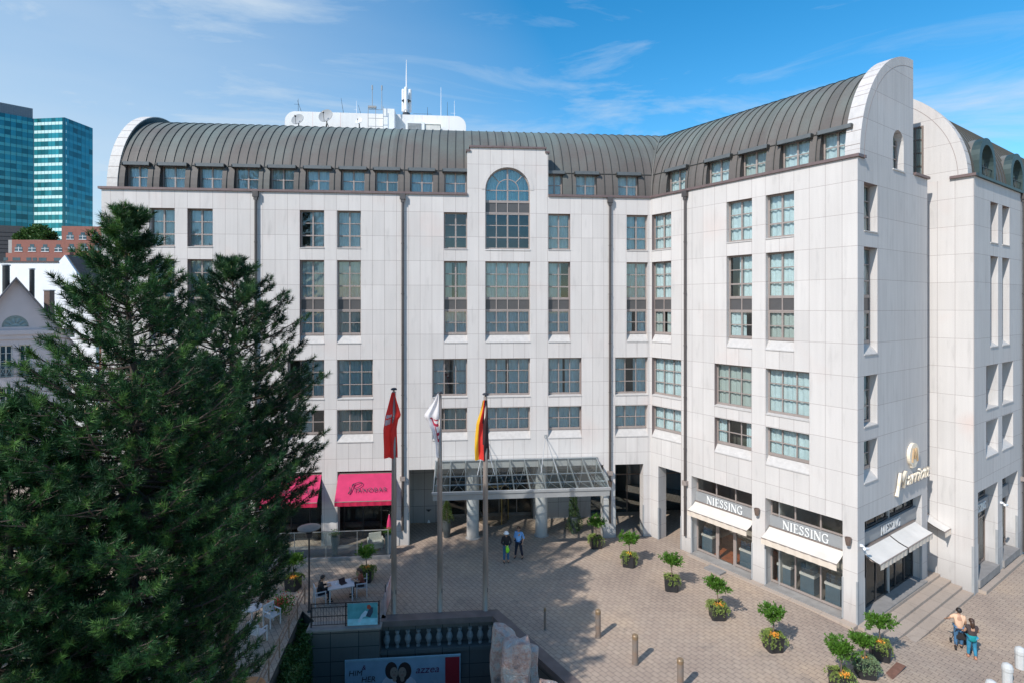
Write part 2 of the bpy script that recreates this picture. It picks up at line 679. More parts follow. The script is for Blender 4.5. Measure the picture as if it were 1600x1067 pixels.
def window(M, w, h, cols, rows, cs='full', thick_row=None, seed=0, parent=hotel, fm=None, mid=False, gl=None):
    """M: bottom-left of opening in its plane. a window = frame mesh > pane, curtain"""
    fm = fm or bronze_l
    b = MB()
    f = .075
    b.box(0, f, -.05, .03, 0, h)
    b.box(w - f, w, -.05, .03, 0, h)
    b.box(f, w - f, -.06, .03, 0, f + (.07 if h < 1.6 else .03))
    b.box(f, w - f, -.05, .03, h - f, h)
    for i in range(1, cols):
        t = .055 if not (mid and i * 2 == cols) else .09
        x = w * i / cols
        b.box(x - t / 2, x + t / 2, -.045, .02, f, h - f)
    for j in range(1, rows):
        z = h * j / rows
        t = .08 if j == thick_row else .05
        b.box(f, w - f, -.035, .015, z - t / 2, z + t / 2)
    wo_ = b.build('window', fm, parent, M)
    MB().quad((f, 0, f), (w - f, 0, f), (w - f, 0, h - f), (f, 0, h - f)).build('pane', gl or glass, wo_, M @ T(0, -.008, 0) @ RX(R(FR.uniform(-.7, .7))) @ RZ(R(FR.uniform(-.7, .7))))
    if cs != 'none':
        rg = random.Random(seed * 7 + 3)
        segs = {'full': [(0, 1)], 'open': [(0, .24), (.76, 1)], 'left': [(0, .62)], 'right': [(.36, 1)], 'gap': [(0, .46), (.53, 1)],
                'wide': [(0, .33), (.60, 1)]}[cs]
        cb = MB()
        for a, c in segs:
            n = max(4, int((c - a) * w / .035))
            ph = rg.random() * 6
            pr = None
            for k in range(n + 1):
                x = (a + (c - a) * k / n) * w
                y = .10 + .030 * math.sin(k * .76 + ph + .9 * math.sin(k * .17)) + .012 * math.sin(k * .31 + ph * 2)
                if pr:
                    cb.quad((pr[0], pr[1], .02), (x, y, .02), (x, y, h - .02), (pr[0], pr[1], h - .02))
                pr = (x, y)
        cb.build('curtain', curt if rg.random() < .85 else curt2, wo_, M)
    return wo_


def spandrel(M, w, h, cols, parent=hotel):
    b = MB()
    b.box(0, w, -.02, .03, 0, h, 0)
    for i in range(cols + 1):
        x = w * i / cols
        x0, x1 = max(0, x - .03), min(w, x + .03)
        b.box(x0, x1, -.055, -.02, 0, h, 1)
    b.box(0, w, -.057, -.02, -.03, .04, 1)
    b.box(0, w, -.057, -.02, h - .03, h + .04, 1)
    b.build('spandrel_panel', [spand, bronze_l], parent, M)


ZR1 = (17.72, 19.92)
ZR2 = (12.55, 16.98)
ZR4 = (8.87, 11.12)
ZR5 = (6.68, 8.15)
STY = ['full', 'full', 'gap', 'full', 'right', 'full', 'wide', 'full', 'full', 'left', 'full']


def bay(F, a, c, rows, cols, seed, styles=None, depth=WD):
    "fit the windows behind openings a..c; returns wall openings"
    ops = []
    w = c - a
    for r in rows:
        s = (styles or {}).get(r)
        pick = lambda k: (s if s else STY[(seed * 3 + k * 5) % len(STY)])
        if r == 1:
            window(F @ T(a, depth, ZR1[0]), w, ZR1[1] - ZR1[0], cols, 3, pick(0), 1, seed, mid=True)
            ops.append((a, c, *ZR1, depth, 0))
        elif r == 2:
            window(F @ T(a, depth, 14.70), w, ZR2[1] - 14.70, cols, 3, pick(1), 1, seed + 11, mid=True)
            spandrel(F @ T(a, depth, 14.03), w, .66, cols)
            window(F @ T(a, depth, ZR2[0]), w, 14.0 - ZR2[0], cols, 2, pick(2), None, seed + 22, mid=True)
            ops.append((a, c, *ZR2, depth, .45))
        elif r == 4:
            window(F @ T(a, depth, ZR4[0]), w, ZR4[1] - ZR4[0], cols, 3, pick(3), None, seed + 33)
            ops.append((a, c, *ZR4, depth, .06))
        elif r == 5:
            window(F @ T(a, depth, ZR5[0]), w, ZR5[1] - ZR5[0], cols, 2, pick(4), None, seed + 44)
            ops.append((a, c, *ZR5, depth, .43))
    return ops


ops = []
# two-panel columns (rows 1-3)
for i, (a, c) in enumerate([(-29.61, -28.21), (-27.51, -26.11), (-21.2, -19.8), (-19.06, -17.67), (-12.77, -11.37), (-6.43, -5.06), (-1.52, -.17)]):
    st = {1: 'full'}
    if i == 6: st = {1: 'gap'}
    if i == 4: st = {1: 'none'}
    if i == 2: st = {1: 'right'}
    ops += bay(MM, a, c, (1, 2), 2, i, st)
# three-panel columns (rows 4-5)
for i, (a, c) in enumerate([(-30.3, -28.21), (-27.51, -25.4), (-21.9, -19.8), (-19.06, -16.97), (-13.46, -11.37), (-6.43, -4.36), (-2.24, -.17)]):
    st = {}
    if i == 4: st = {4: 'wide'}
    if i == 6: st = {4: 'wide', 5: 'full'}
    ops += bay(MM, a, c, (4, 5), 3, i + 20, st)
# centre column, four panels
CA, CB = -10.28, -7.54
ops += [o for o in bay(MM, CA, CB, (2, 4, 5), 4, 41, {4: 'gap'})]
DEP = .72
for a, c in [(-30.6, -27.3), (-26.6, -24.1), (-23.2, -19.93), (-19.04, -15.62), (-14.86, -2.98), (-2.24, -.45)]:
    ops.append((a, c, 0, 4.5, DEP, 0))
# centre upper opening handled by the gable plate below
cen = (CA, CB, 17.72, 19.92, WD, 0)
ops.append((-11.37, -6.43, 17.6, 20.96, 0.01, 0))
wall(MM, -32.2, 0, -.6, 20.96, ops[:-1] + [], st_main) if False else None
rm = (-11.37, -6.43, 17.60, 20.96)


def wall_main():
    b_ops = ops[:-1]
    extra = [(rm[0], rm[1], rm[2], rm[3], 0.0, 0)]
    return wall(MM, -32.2, 0, -.6, 20.96, b_ops + extra, st_main)


wall_main()
# centre bay rising through the eaves with the arched window
arcn = 18
cr = (CB - CA) / 2
cc = (CA + CB) / 2
SPR = 21.33
hole = [(CA, 17.72), (CB, 17.72)] + [(cc + cr * math.cos(PI * k / arcn), SPR + cr * math.sin(PI * k / arcn)) for k in range(arcn + 1)]
outer = [(-11.37, 17.6), (-6.43, 17.6), (-6.43, 23.62), (-6.62, 23.62), (-6.62, 23.86), (-11.18, 23.86), (-11.18, 23.62), (-11.37, 23.62)]
cb_ = MB().plate([outer, hole], 0, WD)
cb_.box(-11.37, -11.02, WD, 3.2, 20.9, 23.6)
cb_.box(-6.78, -6.43, WD, 3.2, 20.9, 23.6)
cb_.box(-11.18, -6.62, WD, 2.4, 23.5, 23.84)
cb_.box(CA, CB, -.035, 0, 17.64, 17.72)
# raised surround of the arch
sur = [(cc + (cr + q) * math.cos(PI * k / arcn), SPR + (cr + q) * math.sin(PI * k / arcn)) for q, rr in ((.22, range(arcn + 1)), (0, range(arcn, -1, -1))) for k in rr]
cb_.plate([sur], -.022, 0)
cb_.build('wall', st_main, hotel, MM)
cp = MB()
cp.box(-11.26, -6.54, -.09, .5, 23.86, 23.97)
cp.box(-11.45, -11.18, -.09, .5, 23.62, 23.72)
cp.box(-6.62, -6.35, -.09, .5, 23.62, 23.72)
cp.build('coping', coping, hotel, MM)
window(MM @ T(CA, WD - .03, 17.72), CB - CA, 2.2, 4, 3, 'none', 1, 77, mid=True)
spandrel(MM @ T(CA, WD - .03, 19.95), CB - CA, .65, 4)
# arched window: frame, glazing bars, pane, curtain
aw = MB()
fo = [(cc + (cr - q) * math.cos(PI * k / arcn), SPR + (cr - q) * math.sin(PI * k / arcn)) for q, rr in ((0, range(arcn + 1)), (.07, range(arcn, -1, -1))) for k in rr]
aw.plate([fo], -.05, .03)
aw.box(CA, CA + .07, -.05, .03, 20.63, SPR)
aw.box(CB - .07, CB, -.05, .03, 20.63, SPR)
aw.box(CA + .07, CB - .07, -.05, .03, 20.63, 20.72)
aw.box(CA + .07, CB - .07, -.045, .02, SPR - .03, SPR + .03)
aw.box(cc - .05, cc + .05, -.045, .02, 20.72, SPR + cr - .07)
for x in (cc - cr / 2, cc + cr / 2):
    aw.box(x - .025, x + .025, -.04, .02, 20.72, SPR - .03)
fi = [(cc + (cr / 2 - q) * math.cos(PI * k / arcn), SPR + (cr / 2 - q) * math.sin(PI * k / arcn)) for q, rr in ((-.025, range(arcn + 1)), (.025, range(arcn, -1, -1))) for k in rr]
aw.plate([fi], -.04, .015)
for a in (45, 135):
    d = Vector((math.cos(R(a)), 0, math.sin(R(a))))
    aw.tube(Vector((cc, -.01, SPR)) + d * cr / 2, Vector((cc, -.01, SPR)) + d * (cr - .05), .028, n=4)
awo = aw.build('window', bronze_l, hotel, MM @ T(0, WD - .03, 0))
pl = [(CA + .05, 20.68), (CB - .05, 20.68)] + [(cc + (cr - .05) * math.cos(PI * k / arcn), SPR + (cr - .05) * math.sin(PI * k / arcn)) for k in range(arcn + 1)]
MB().plate([pl], -.004, .004).build('pane', glass, awo, MM @ T(0, WD - .035, 0))
cb = MB()
for k in range(60):
    x0, x1 = CA + .05 + k * .0435, CA + .05 + (k + 1) * .0435
    cb.quad((x0, .18 + .04 * math.sin(k * 1.3), 20.65), (x1, .18 + .04 * math.sin((k + 1) * 1.3), 20.65),
            (x1, .18 + .04 * math.sin((k + 1) * 1.3), 22.6), (x0, .18 + .04 * math.sin(k * 1.3), 22.6))
cb.build('curtain', curt, awo, MM @ T(0, WD, 0))

# wing
wops = []
for i, (a, c) in enumerate([(.11, 1.59), (5.34, 6.83), (7.59, 9.06)]):
    wops += bay(MW, a, c, (1, 2), 2, i + 50, {1: 'full'})
for i, (a, c) in enumerate([(.11, 2.32), (4.58, 6.80), (7.59, 9.80)]):
    wops += bay(MW, a, c, (4, 5), 3, i + 60, {5: 'open'} if i == 1 else {4: 'full' if i != 1 else 'gap', 5: 'full'})
for a, c in [(.62, 2.31), (3.05, 6.83), (7.57, 11.31)]:
    wops.append((a, c, 0, 4.5, .55 if a > 3 else DEP, 0))
wall(MW, 0, 11.943, -.6, 20.96, wops, st_wing)

# end face of the wing
sops = []
SD = .38
SD2 = .55
for a, c in [(.62, 2.0)]:
    sops += bay(MS, a, c, (1, 2, 4, 5), 2, 80, {1: 'full', 2: 'full', 4: 'full'}, depth=SD)
sops.append((.69, 7.2, 0, 4.5, .75, 0))
wall(MS, 0, 7.93, -1.2, 20.96, sops, st_end)
b = MB()
b.quad((7.93, 0, -1.2), (7.93, 3.2, -1.2), (7.93, 3.2, 20.96), (7.93, 0, 20.96))
b.quad((7.93, 3.2, -1.2), (9.2, 3.2, -1.2), (9.2, 3.2, 20.96), (7.93, 3.2, 20.96))
b.build('wall', st_end, hotel, MS)

# side block, street front and plaza-side face
s2 = []
for k in range(3):
    for a, c in [(2.55 + k * 10, 3.84 + k * 10), (4.56 + k * 10, 5.88 + k * 10)]:
        s2 += bay(MS2, a, c, (1, 2), 2, 90 + k, {1: 'full', 2: 'full'}, depth=SD2)
    for a, c in [(1.87 + k * 10, 3.86 + k * 10), (4.56 + k * 10, 6.55 + k * 10)]:
        s2 += bay(MS2, a, c, (4, 5), 3, 95 + k, {4: 'full', 5: 'full'}, depth=SD2)
for a, c in [(.58, 3.80), (4.56, 7.45), (8.9, 12.1), (13, 16)]:
    s2.append((a, c, 0, 4.62, .9, 0))
wall(MS2, 0, 32, -1.6, 20.96, s2, st_s2)
b = MB()
b.quad((-9, 0, -1.2), (0, 0, -1.2), (0, 0, 20.96), (-9, 0, 20.96))
b.build('wall', st_w2, hotel, MW2)
# far flank and backs so the block is closed
b = MB()
b.quad((-32.2, 0, -.6), (-32.2, 14, -.6), (-32.2, 14, 20.96), (-32.2, 0, 20.96))
b.quad((-32.2, 14, -.6), (4, 14, -.6), (4, 14, 26), (-32.2, 14, 26))
b.build('wall', st_main, hotel, MM)

# dark sheets painted as the unlit depth of the rooms behind all windows
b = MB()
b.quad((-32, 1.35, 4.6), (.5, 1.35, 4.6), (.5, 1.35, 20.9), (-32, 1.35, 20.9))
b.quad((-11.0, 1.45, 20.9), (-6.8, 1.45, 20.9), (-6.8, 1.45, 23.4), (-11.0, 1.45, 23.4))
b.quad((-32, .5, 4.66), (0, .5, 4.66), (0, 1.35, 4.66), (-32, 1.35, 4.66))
b.build('dark_backing', room, hotel, MM)
MB().quad((-.5, 1.3, 4.6), (11.2, 1.3, 4.6), (11.2, 1.3, 20.9), (-.5, 1.3, 20.9)).build('dark_backing', room, hotel, MW)
MB().quad((.4, 1.7, 4.6), (7.6, 1.7, 4.6), (7.6, 1.7, 20.9), (.4, 1.7, 20.9)).build('dark_backing', room, hotel, MS)
MB().quad((.4, 1.6, -.4), (31, 1.6, -.4), (31, 1.6, 20.9), (.4, 1.6, 20.9)).build('dark_backing', room, hotel, MS2)

# eaves coping
b = MB()
b.box(-32.35, -11.37, -.10, .45, 20.965, 21.10)
b.box(-6.43, .05, -.10, .45, 20.965, 21.10)
b.build('coping', coping, hotel, MM)
MB().box(-.05, 12.03, -.10, .45, 20.968, 21.103).build('coping', coping, hotel, MW)
b = MB()
b.box(.46, .62, -.12, .3, 20.966, 21.098)
b.box(6.2, 8.05, -.10, 1.0, 20.966, 21.098)
b.build('coping', coping, hotel, MS)
MB().box(-.1, 32, -.12, .3, 20.962, 21.10).build('coping', dorm_g, hotel, MS2)
MB().box(-1.0, .12, -.14, .3, 20.958, 21.095).build('coping', coping, hotel, MW2)
# flat roof behind the wing gable
MB().box(-.2, 8.0, 1.01, 3.2, 20.9, 21.02).build('flat_roof', grey_m, hotel, MS @ T(6.13, 0, 0) @ T(-6.0, 0, 0) @ T(6.2, 0, 0)) if False else None

# ------------------------------------------------------------------ barrel roofs
RA, RB, YB, ZB = 5.8, 5.45, 6.1, 21.0
TH1 = math.asin(1.52 / RB)
TH = [TH1 * k / 4 for k in range(5)] + [TH1 + (PI / 2 - TH1) * k / 16 for k in range(1, 17)]


def prof(th): return YB - RA * math.cos(th), ZB + RB * math.sin(th)


def yz(z): return YB - RA * math.cos(math.asin(max(0, min(1, (z - ZB) / RB))))


def barrel(M, ua, ub, gaps, side, seams, deck, sp0):
    """side: 'right' if the right end is mitred with slope, 'left' if the left end is"""
    k = .5784
    b = MB()
    cols_ = []
    allu = sorted({v for g in gaps for v in g})

    def ends(th):
        y = prof(th)[0]
        return (ua, ub + k * y) if side == 'right' else ((ua - k * y, ub) if side == 'left' else (ua, ub))
    for i in range(len(TH) - 1):
        t0, t1 = TH[i], TH[i + 1]
        (y0, z0), (y1, z1) = prof(t0), prof(t1)
        e0, e1 = ends(t0), ends(t1)
        if i < 4:
            us0 = [e0[0]] + allu + [e0[1]]
            us1 = [e1[0]] + allu + [e1[1]]
            for j in range(0, len(us0) - 1, 2):
                b.quad((us0[j], y0, z0), (us0[j + 1], y0, z0), (us1[j + 1], y1, z1), (us1[j], y1, z1))
        else:
            b.quad((e0[0], y0, z0), (e0[1], y0, z0), (e1[1], y1, z1), (e1[0], y1, z1))
    # flat deck and rear
    yt, zt = prof(PI / 2)
    e = ends(PI / 2)
    if deck:
        y2 = yt + deck
        if side == 'right':
            b.quad((e[0], yt, zt), (e[1], yt, zt), (ub + k * y2, y2, zt - .05), (ua, y2, zt - .05))
        else:
            b.quad((e[0], yt, zt), (e[1], yt, zt), (e[1], y2, zt - .05), (e[0], y2, zt - .05))
    else:
        b.quad((e[0], yt, zt), (e[1], yt, zt), (e[1], yt, 20.9), (e[0], yt, 20.9))
    # seams
    for u in seams:
        ts = [t for t in TH]
        if any(g[0] - .12 < u < g[1] + .12 for g in gaps):
            ts = TH[4:]
        pr = None
        for t in ts:
            y, z = prof(t)
            en = ends(t)
            if not (en[0] <= u <= en[1]):
                pr = None
                continue
            nrm = Vector((0, -math.cos(t), math.sin(t)))
            p = Vector((u, y, z))
            q = p + nrm * .045
            if pr:
                for sx in (-.012, .012):
                    b.quad((u + sx, pr[0].y, pr[0].z), (u + sx, p.y, p.z), (u + sx, q.y, q.z), (u + sx, pr[1].y, pr[1].z), 1)
                b.quad((u - .012, pr[1].y, pr[1].z), (u + .012, pr[1].y, pr[1].z), (u + .012, q.y, q.z), (u - .012, q.y, q.z), 1)
            pr = (p, q)
    # horizontal lap above the dormers
    y, z = prof(TH1)
    e = ends(TH1)
    b.box(e[0], e[1], y - .035, y + .02, z, z + .04, 1)
    if side == 'right':
        pts = [Vector((ub + k * prof(t)[0], prof(t)[0] - .02, prof(t)[1] + .02)) for t in TH]
        b.chain(pts, [.06] * len(pts), 6, 0)
    return b.build('roof', [roof_m, seam_m], hotel, M)


DM = [(-31.15, -29.9), (-29.23, -27.82), (-27.12, -25.74), (-25.06, -23.67), (-23.04, -21.65), (-20.98, -19.59), (-18.92, -17.52), (-16.9, -15.53), (-14.82, -13.44), (-12.76, -11.42),
      (-6.40, -5.46), (-4.62, -3.30), (-1.95, -.63)]
DW = [(.95, 2.33), (3.78, 5.24), (5.92, 7.37), (8.12, 9.60), (10.12, 11.42)]
sm = [-31.15 + .515 * k for k in range(70)]
barrel(MM, -31.62, 0, DM[:9] + [(-12.76, -11.42), (-11.1, -6.7)] + DM[10:], 'right', [u for u in sm if u < 3.4], 8.0, 0)
barrel(MW, 0, 11.5, DW, 'left', [-3.3 + .53 * k for k in range(28)], 0, 0)


def dormer(F, a, c, seed):
    yd = .80
    z0, z1 = 21.10, ZB + 1.52
    b = MB()
    zs = [z0 + (z1 - z0) * k / 5 for k in range(6)]
    for x in (a, c):
        for k in range(5):
            b.quad((x, yz(zs[k]), zs[k]), (x, yd, zs[k]), (x, yd, zs[k + 1]), (x, yz(zs[k + 1]), zs[k + 1]))
    b.quad((a, yz(z1), z1), (c, yz(z1), z1), (c, yd, z1), (a, yd, z1))
    b.quad((a, yz(z0), z0), (c, yz(z0), z0), (c, yd, z0), (a, yd, z0))
    y = yz(z1)
    b.box(a - .10, c + .12, y - .24, y + .06, z1 - .07, z1 + .12, 2)     # blind box over the opening
    b.box(a - .12, a - .10, y - .28, y + .06, z1 - .12, z1 + .07, 1)
    b.box(c + .12, c + .14, y - .28, y + .06, z1 - .12, z1 + .07, 1)
    d = b.build('dormer', [dorm_m, seam_m, hood_m], hotel, F)
    w = c - a
    window(F @ T(a, yd - .03, z0), w, z1 - z0, 2, 2, 'full' if seed % 5 else 'gap', None, seed, parent=d, mid=True)


for i, (a, c) in enumerate(DM):
    dormer(MM, a, c, i + 1)
for i, (a, c) in enumerate(DW):
    dormer(MW, a, c, i + 31)
# dark sheets painted as unlit room depth behind the dormers
MB().quad((-31.5, 2.2, 21), (0, 2.2, 21), (0, 2.2, 22.9), (-31.5, 2.2, 22.9)).build('dark_backing', room, hotel, MM)
MB().quad((.3, 2.2, 21), (11.4, 2.2, 21), (11.4, 2.2, 22.9), (.3, 2.2, 22.9)).build('dark_backing', room, hotel, MW)


# ------------------------------------------------------------------ stone gables
def arc_pts(a, bq, n=22, c=6.1, z=20.96):
    return [(c - a * math.cos(PI / 2 * k / n), z + bq * math.sin(PI / 2 * k / n)) for k in range(n + 1)]


def voussoir_joints(b, a, bq, x0, x1, c=6.1, z=20.96, n=13, proud=.006):
    "thin dark joints across the outer rim of a gable"
    for k in range(1, n):
        t = PI / 2 * k / n
        y, zz = c - (a + proud) * math.cos(t), z + (bq + proud) * math.sin(t)
        dy, dz = math.sin(t) * .010, math.cos(t) * .010
        b.quad((x0, y - dy, zz - dz), (x1, y - dy, zz - dz), (x1, y + dy, zz + dz), (x0, y + dy, zz + dz), 1)


joint_m = mat('joint mortar', (.28, .22, .20), .9, var=.1)
# left gable of the main front: outline in (y,z), thickness along x
gl_ = MB()
pts = arc_pts(5.85, 5.85) + [(6.1 + 8, 26.81), (6.1 + 8, 20.96)]
gl_.plate([pts], 0, .58)
# plate is built in x,z extruded along y; swap axes so that it runs across the building
gl_.v = [(-32.08 + y, x, z) for (x, y, z) in gl_.v]
voussoir_joints(gl_, 5.85, 5.85, -32.08, -31.50)
gl_.build('gable', [st_plain, joint_m], hotel, MM)
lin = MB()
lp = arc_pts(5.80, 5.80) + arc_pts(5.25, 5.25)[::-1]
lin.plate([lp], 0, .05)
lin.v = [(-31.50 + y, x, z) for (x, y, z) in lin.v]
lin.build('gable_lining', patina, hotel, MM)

# end gable of the wing, in the end-face frame
ge = MB()
nich = [(3.72, 20.97), (4.98, 20.97), (4.98, 22.3)] + [(4.35 + .63 * math.cos(PI * k / 10), 22.3 + .63 * math.sin(PI * k / 10)) for k in range(1, 10)] + [(3.72, 22.3)]
ge.plate([arc_pts(5.85, 5.85) + [(6.13, 26.80), (6.13, 20.97)], nich], .012, .66)
geo_ = ge.build('gable', st_end, hotel, MS)
vj = MB()
for k in range(1, 14):
    t = PI / 2 * k / 14
    u, zz = 6.1 - 5.856 * math.cos(t), 20.96 + 5.856 * math.sin(t)
    du, dz = math.sin(t) * .010, math.cos(t) * .010
    vj.quad((u - du, .012, zz - dz), (u + du, .012, zz + dz), (u + du, .66, zz + dz), (u - du, .66, zz - dz))
for q in (5.42,):
    pp = [(6.1 - (q + s) * math.cos(PI / 2 * k / 22), 20.96 + (q + s) * math.sin(PI / 2 * k / 22)) for s, rr in ((0, range(23)), (.016, range(22, -1, -1))) for k in rr]
    vj.plate([pp], .006, .012)
vj.build('joint_line', joint_m, hotel, MS)
window(MS @ T(3.72, .36, 20.97), 1.26, 1.95, 2, 3, 'full', None, 5)
b = MB()
b.box(3.66, 5.04, -.04, .0, 20.90, 20.965)
b.build('sill', st_plain, hotel, MS)

# side block gable + barrel (outline in y of MS2; thickness along x)
g2 = MB()
g2.plate([arc_pts(5.85, 5.85) + [(9.0, 26.81), (9.0, 20.96)]], 0, .6)
g2.v = [(y + .012, x, z) for (x, y, z) in g2.v]
voussoir_joints(g2, 5.85, 5.85, .012, .612)
g2.build('gable', [st_w2, joint_m], hotel, MS2)
g3 = MB()
pp = [(6.1 - (5.42 + s) * math.cos(PI / 2 * k / 22), 20.96 + (5.42 + s) * math.sin(PI / 2 * k / 22)) for s, rr in ((0, range(23)), (.02, range(22, -1, -1))) for k in rr]
g3.plate([pp], .0, .006)
g3.v = [(y + .005, x, z) for (x, y, z) in g3.v]
g3.build('joint_line', joint_m, hotel, MS2)
# tall window in the side block face behind the gable
window(MW2 @ T(-3.3, -.03, 21.2), 1.1, 2.9, 3, 4, 'none', None, 9, fm=bronze)
b = MB()
for i in range(len(TH) - 1):
    (y0, z0), (y1, z1) = prof(TH[i]), prof(TH[i + 1])
    b.quad((.6, y0, z0), (32, y0, z0), (32, y1, z1), (.6, y1, z1))
b.quad((.6, 6.1, 26.45), (32, 6.1, 26.45), (32, 13, 26.4), (.6, 13, 26.4))
for k in range(57):
    u = .9 + .55 * k
    pr = None
    for t in TH:
        y, z = prof(t)
        p = Vector((u, y, z))
        q = p + Vector((0, -math.cos(t), math.sin(t))) * .045
        if pr:
            b.quad((u, *pr[0].yz), (u, *p.yz), (u, *q.yz), (u, *pr[1].yz), 1)
            b.quad((u + .03, *pr[0].yz), (u + .03, *p.yz), (u + .03, *q.yz), (u + .03, *pr[1].yz), 1)
        pr = (p, q)
roof2_m = roofmat('weathered copper green', (.13, .12, .112), (.17, .205, .19), 22.3, .6)
b.build('roof', [roof2_m, seam_m], hotel, MS2)
for k in range(3):
    c = 2.6 + 5.4 * k
    b = MB()
    n = 14

    def ar(r, hs_=0.9):
        return [(c - r, 21.1), ] + [(c + r * math.cos(PI - PI * q / n), 21.1 + hs_ + r * 1.0 * math.sin(PI * q / n)) for q in range(n + 1)] + [(c + r, 21.1)]
    o_, i_ = ar(1.35), ar(.98)
    b.plate([o_ + i_[::-1]], .12, .5, 0)
    b.plate([o_], .5, 3.2, 1)
    d = b.build('dormer', [dorm_g, roof2_m], hotel, MS2)
    bb = MB()
    bb.plate([i_], .40, .42)
    bb.build('pane', glass_dk, d, MS2)
    rb = MB()
    rb.tube((c - .95, .2, 21.75), (c + .95, .2, 21.75), .025, n=6)
    for q in range(9):
        x = c - .9 + q * .225
        rb.tube((x, .2, 21.1), (x, .2, 21.75), .013, n=5)
    rb.build('railing', dorm_g, d, MS2)

# ------------------------------------------------------------------ downpipes
def downpipe(F, u, zb, elbow=True):
    b = MB()
    b.box(u - .16, u + .16, -.24, -.03, 20.62, 20.965)
    b.box(u - .10, u + .10, -.21, -.05, 20.45, 20.62)
    b.tube((u, -.12, 20.5), (u, -.12, zb), .072, n=10)
    for z in (18, 15, 12, 9, 6, 3.2):
        if z > zb:
            b.tube((u, -.12, z - .03), (u, -.12, z + .03), .09, n=10)
    b.box(u - .15, u + .15, -.22, -.0, 3.9, 4.15, 1)
    b.build('downpipe', [pipe_m, bronze_l], hotel, F)


for u in (-23.66, -15.21, -2.60):
    downpipe(MM, u, .95)
downpipe(MW, 2.69, .95)
downpipe(MS2, 8.17, -.3)

# steel strips guarding the pillar corners
for F_, us_, w_, z0_ in ((MM, (-19.93, -19.04, -15.62, -14.86, -2.98, -2.24, -.45), .03, 0), (MW, (.62, 2.31, 3.05, 6.83, 7.57, 11.31, 11.915), .035, -.3), (MS, (.69, 7.2, 7.89), .03, 0), (MS2, (.03, .58, 3.80, 4.56, 7.45, 8.9), .035, -.9)):
    for u in us_:
        MB().box(u - w_, u + w_, -.014, .1, z0_, 1.95).build('corner_guard', grey_m, hotel, F_)


def onplane(M, px, y=0.0):
    "x along a wall frame M (at depth y behind the wall) seen at pixel column px"
    o = M @ Vector((0, y, 0))
    d = (M @ Vector((1, y, 0))) - o
    r = (px - CX) / FP
    t = (r * o.y - o.x) / (d.x - r * d.y)
    return t


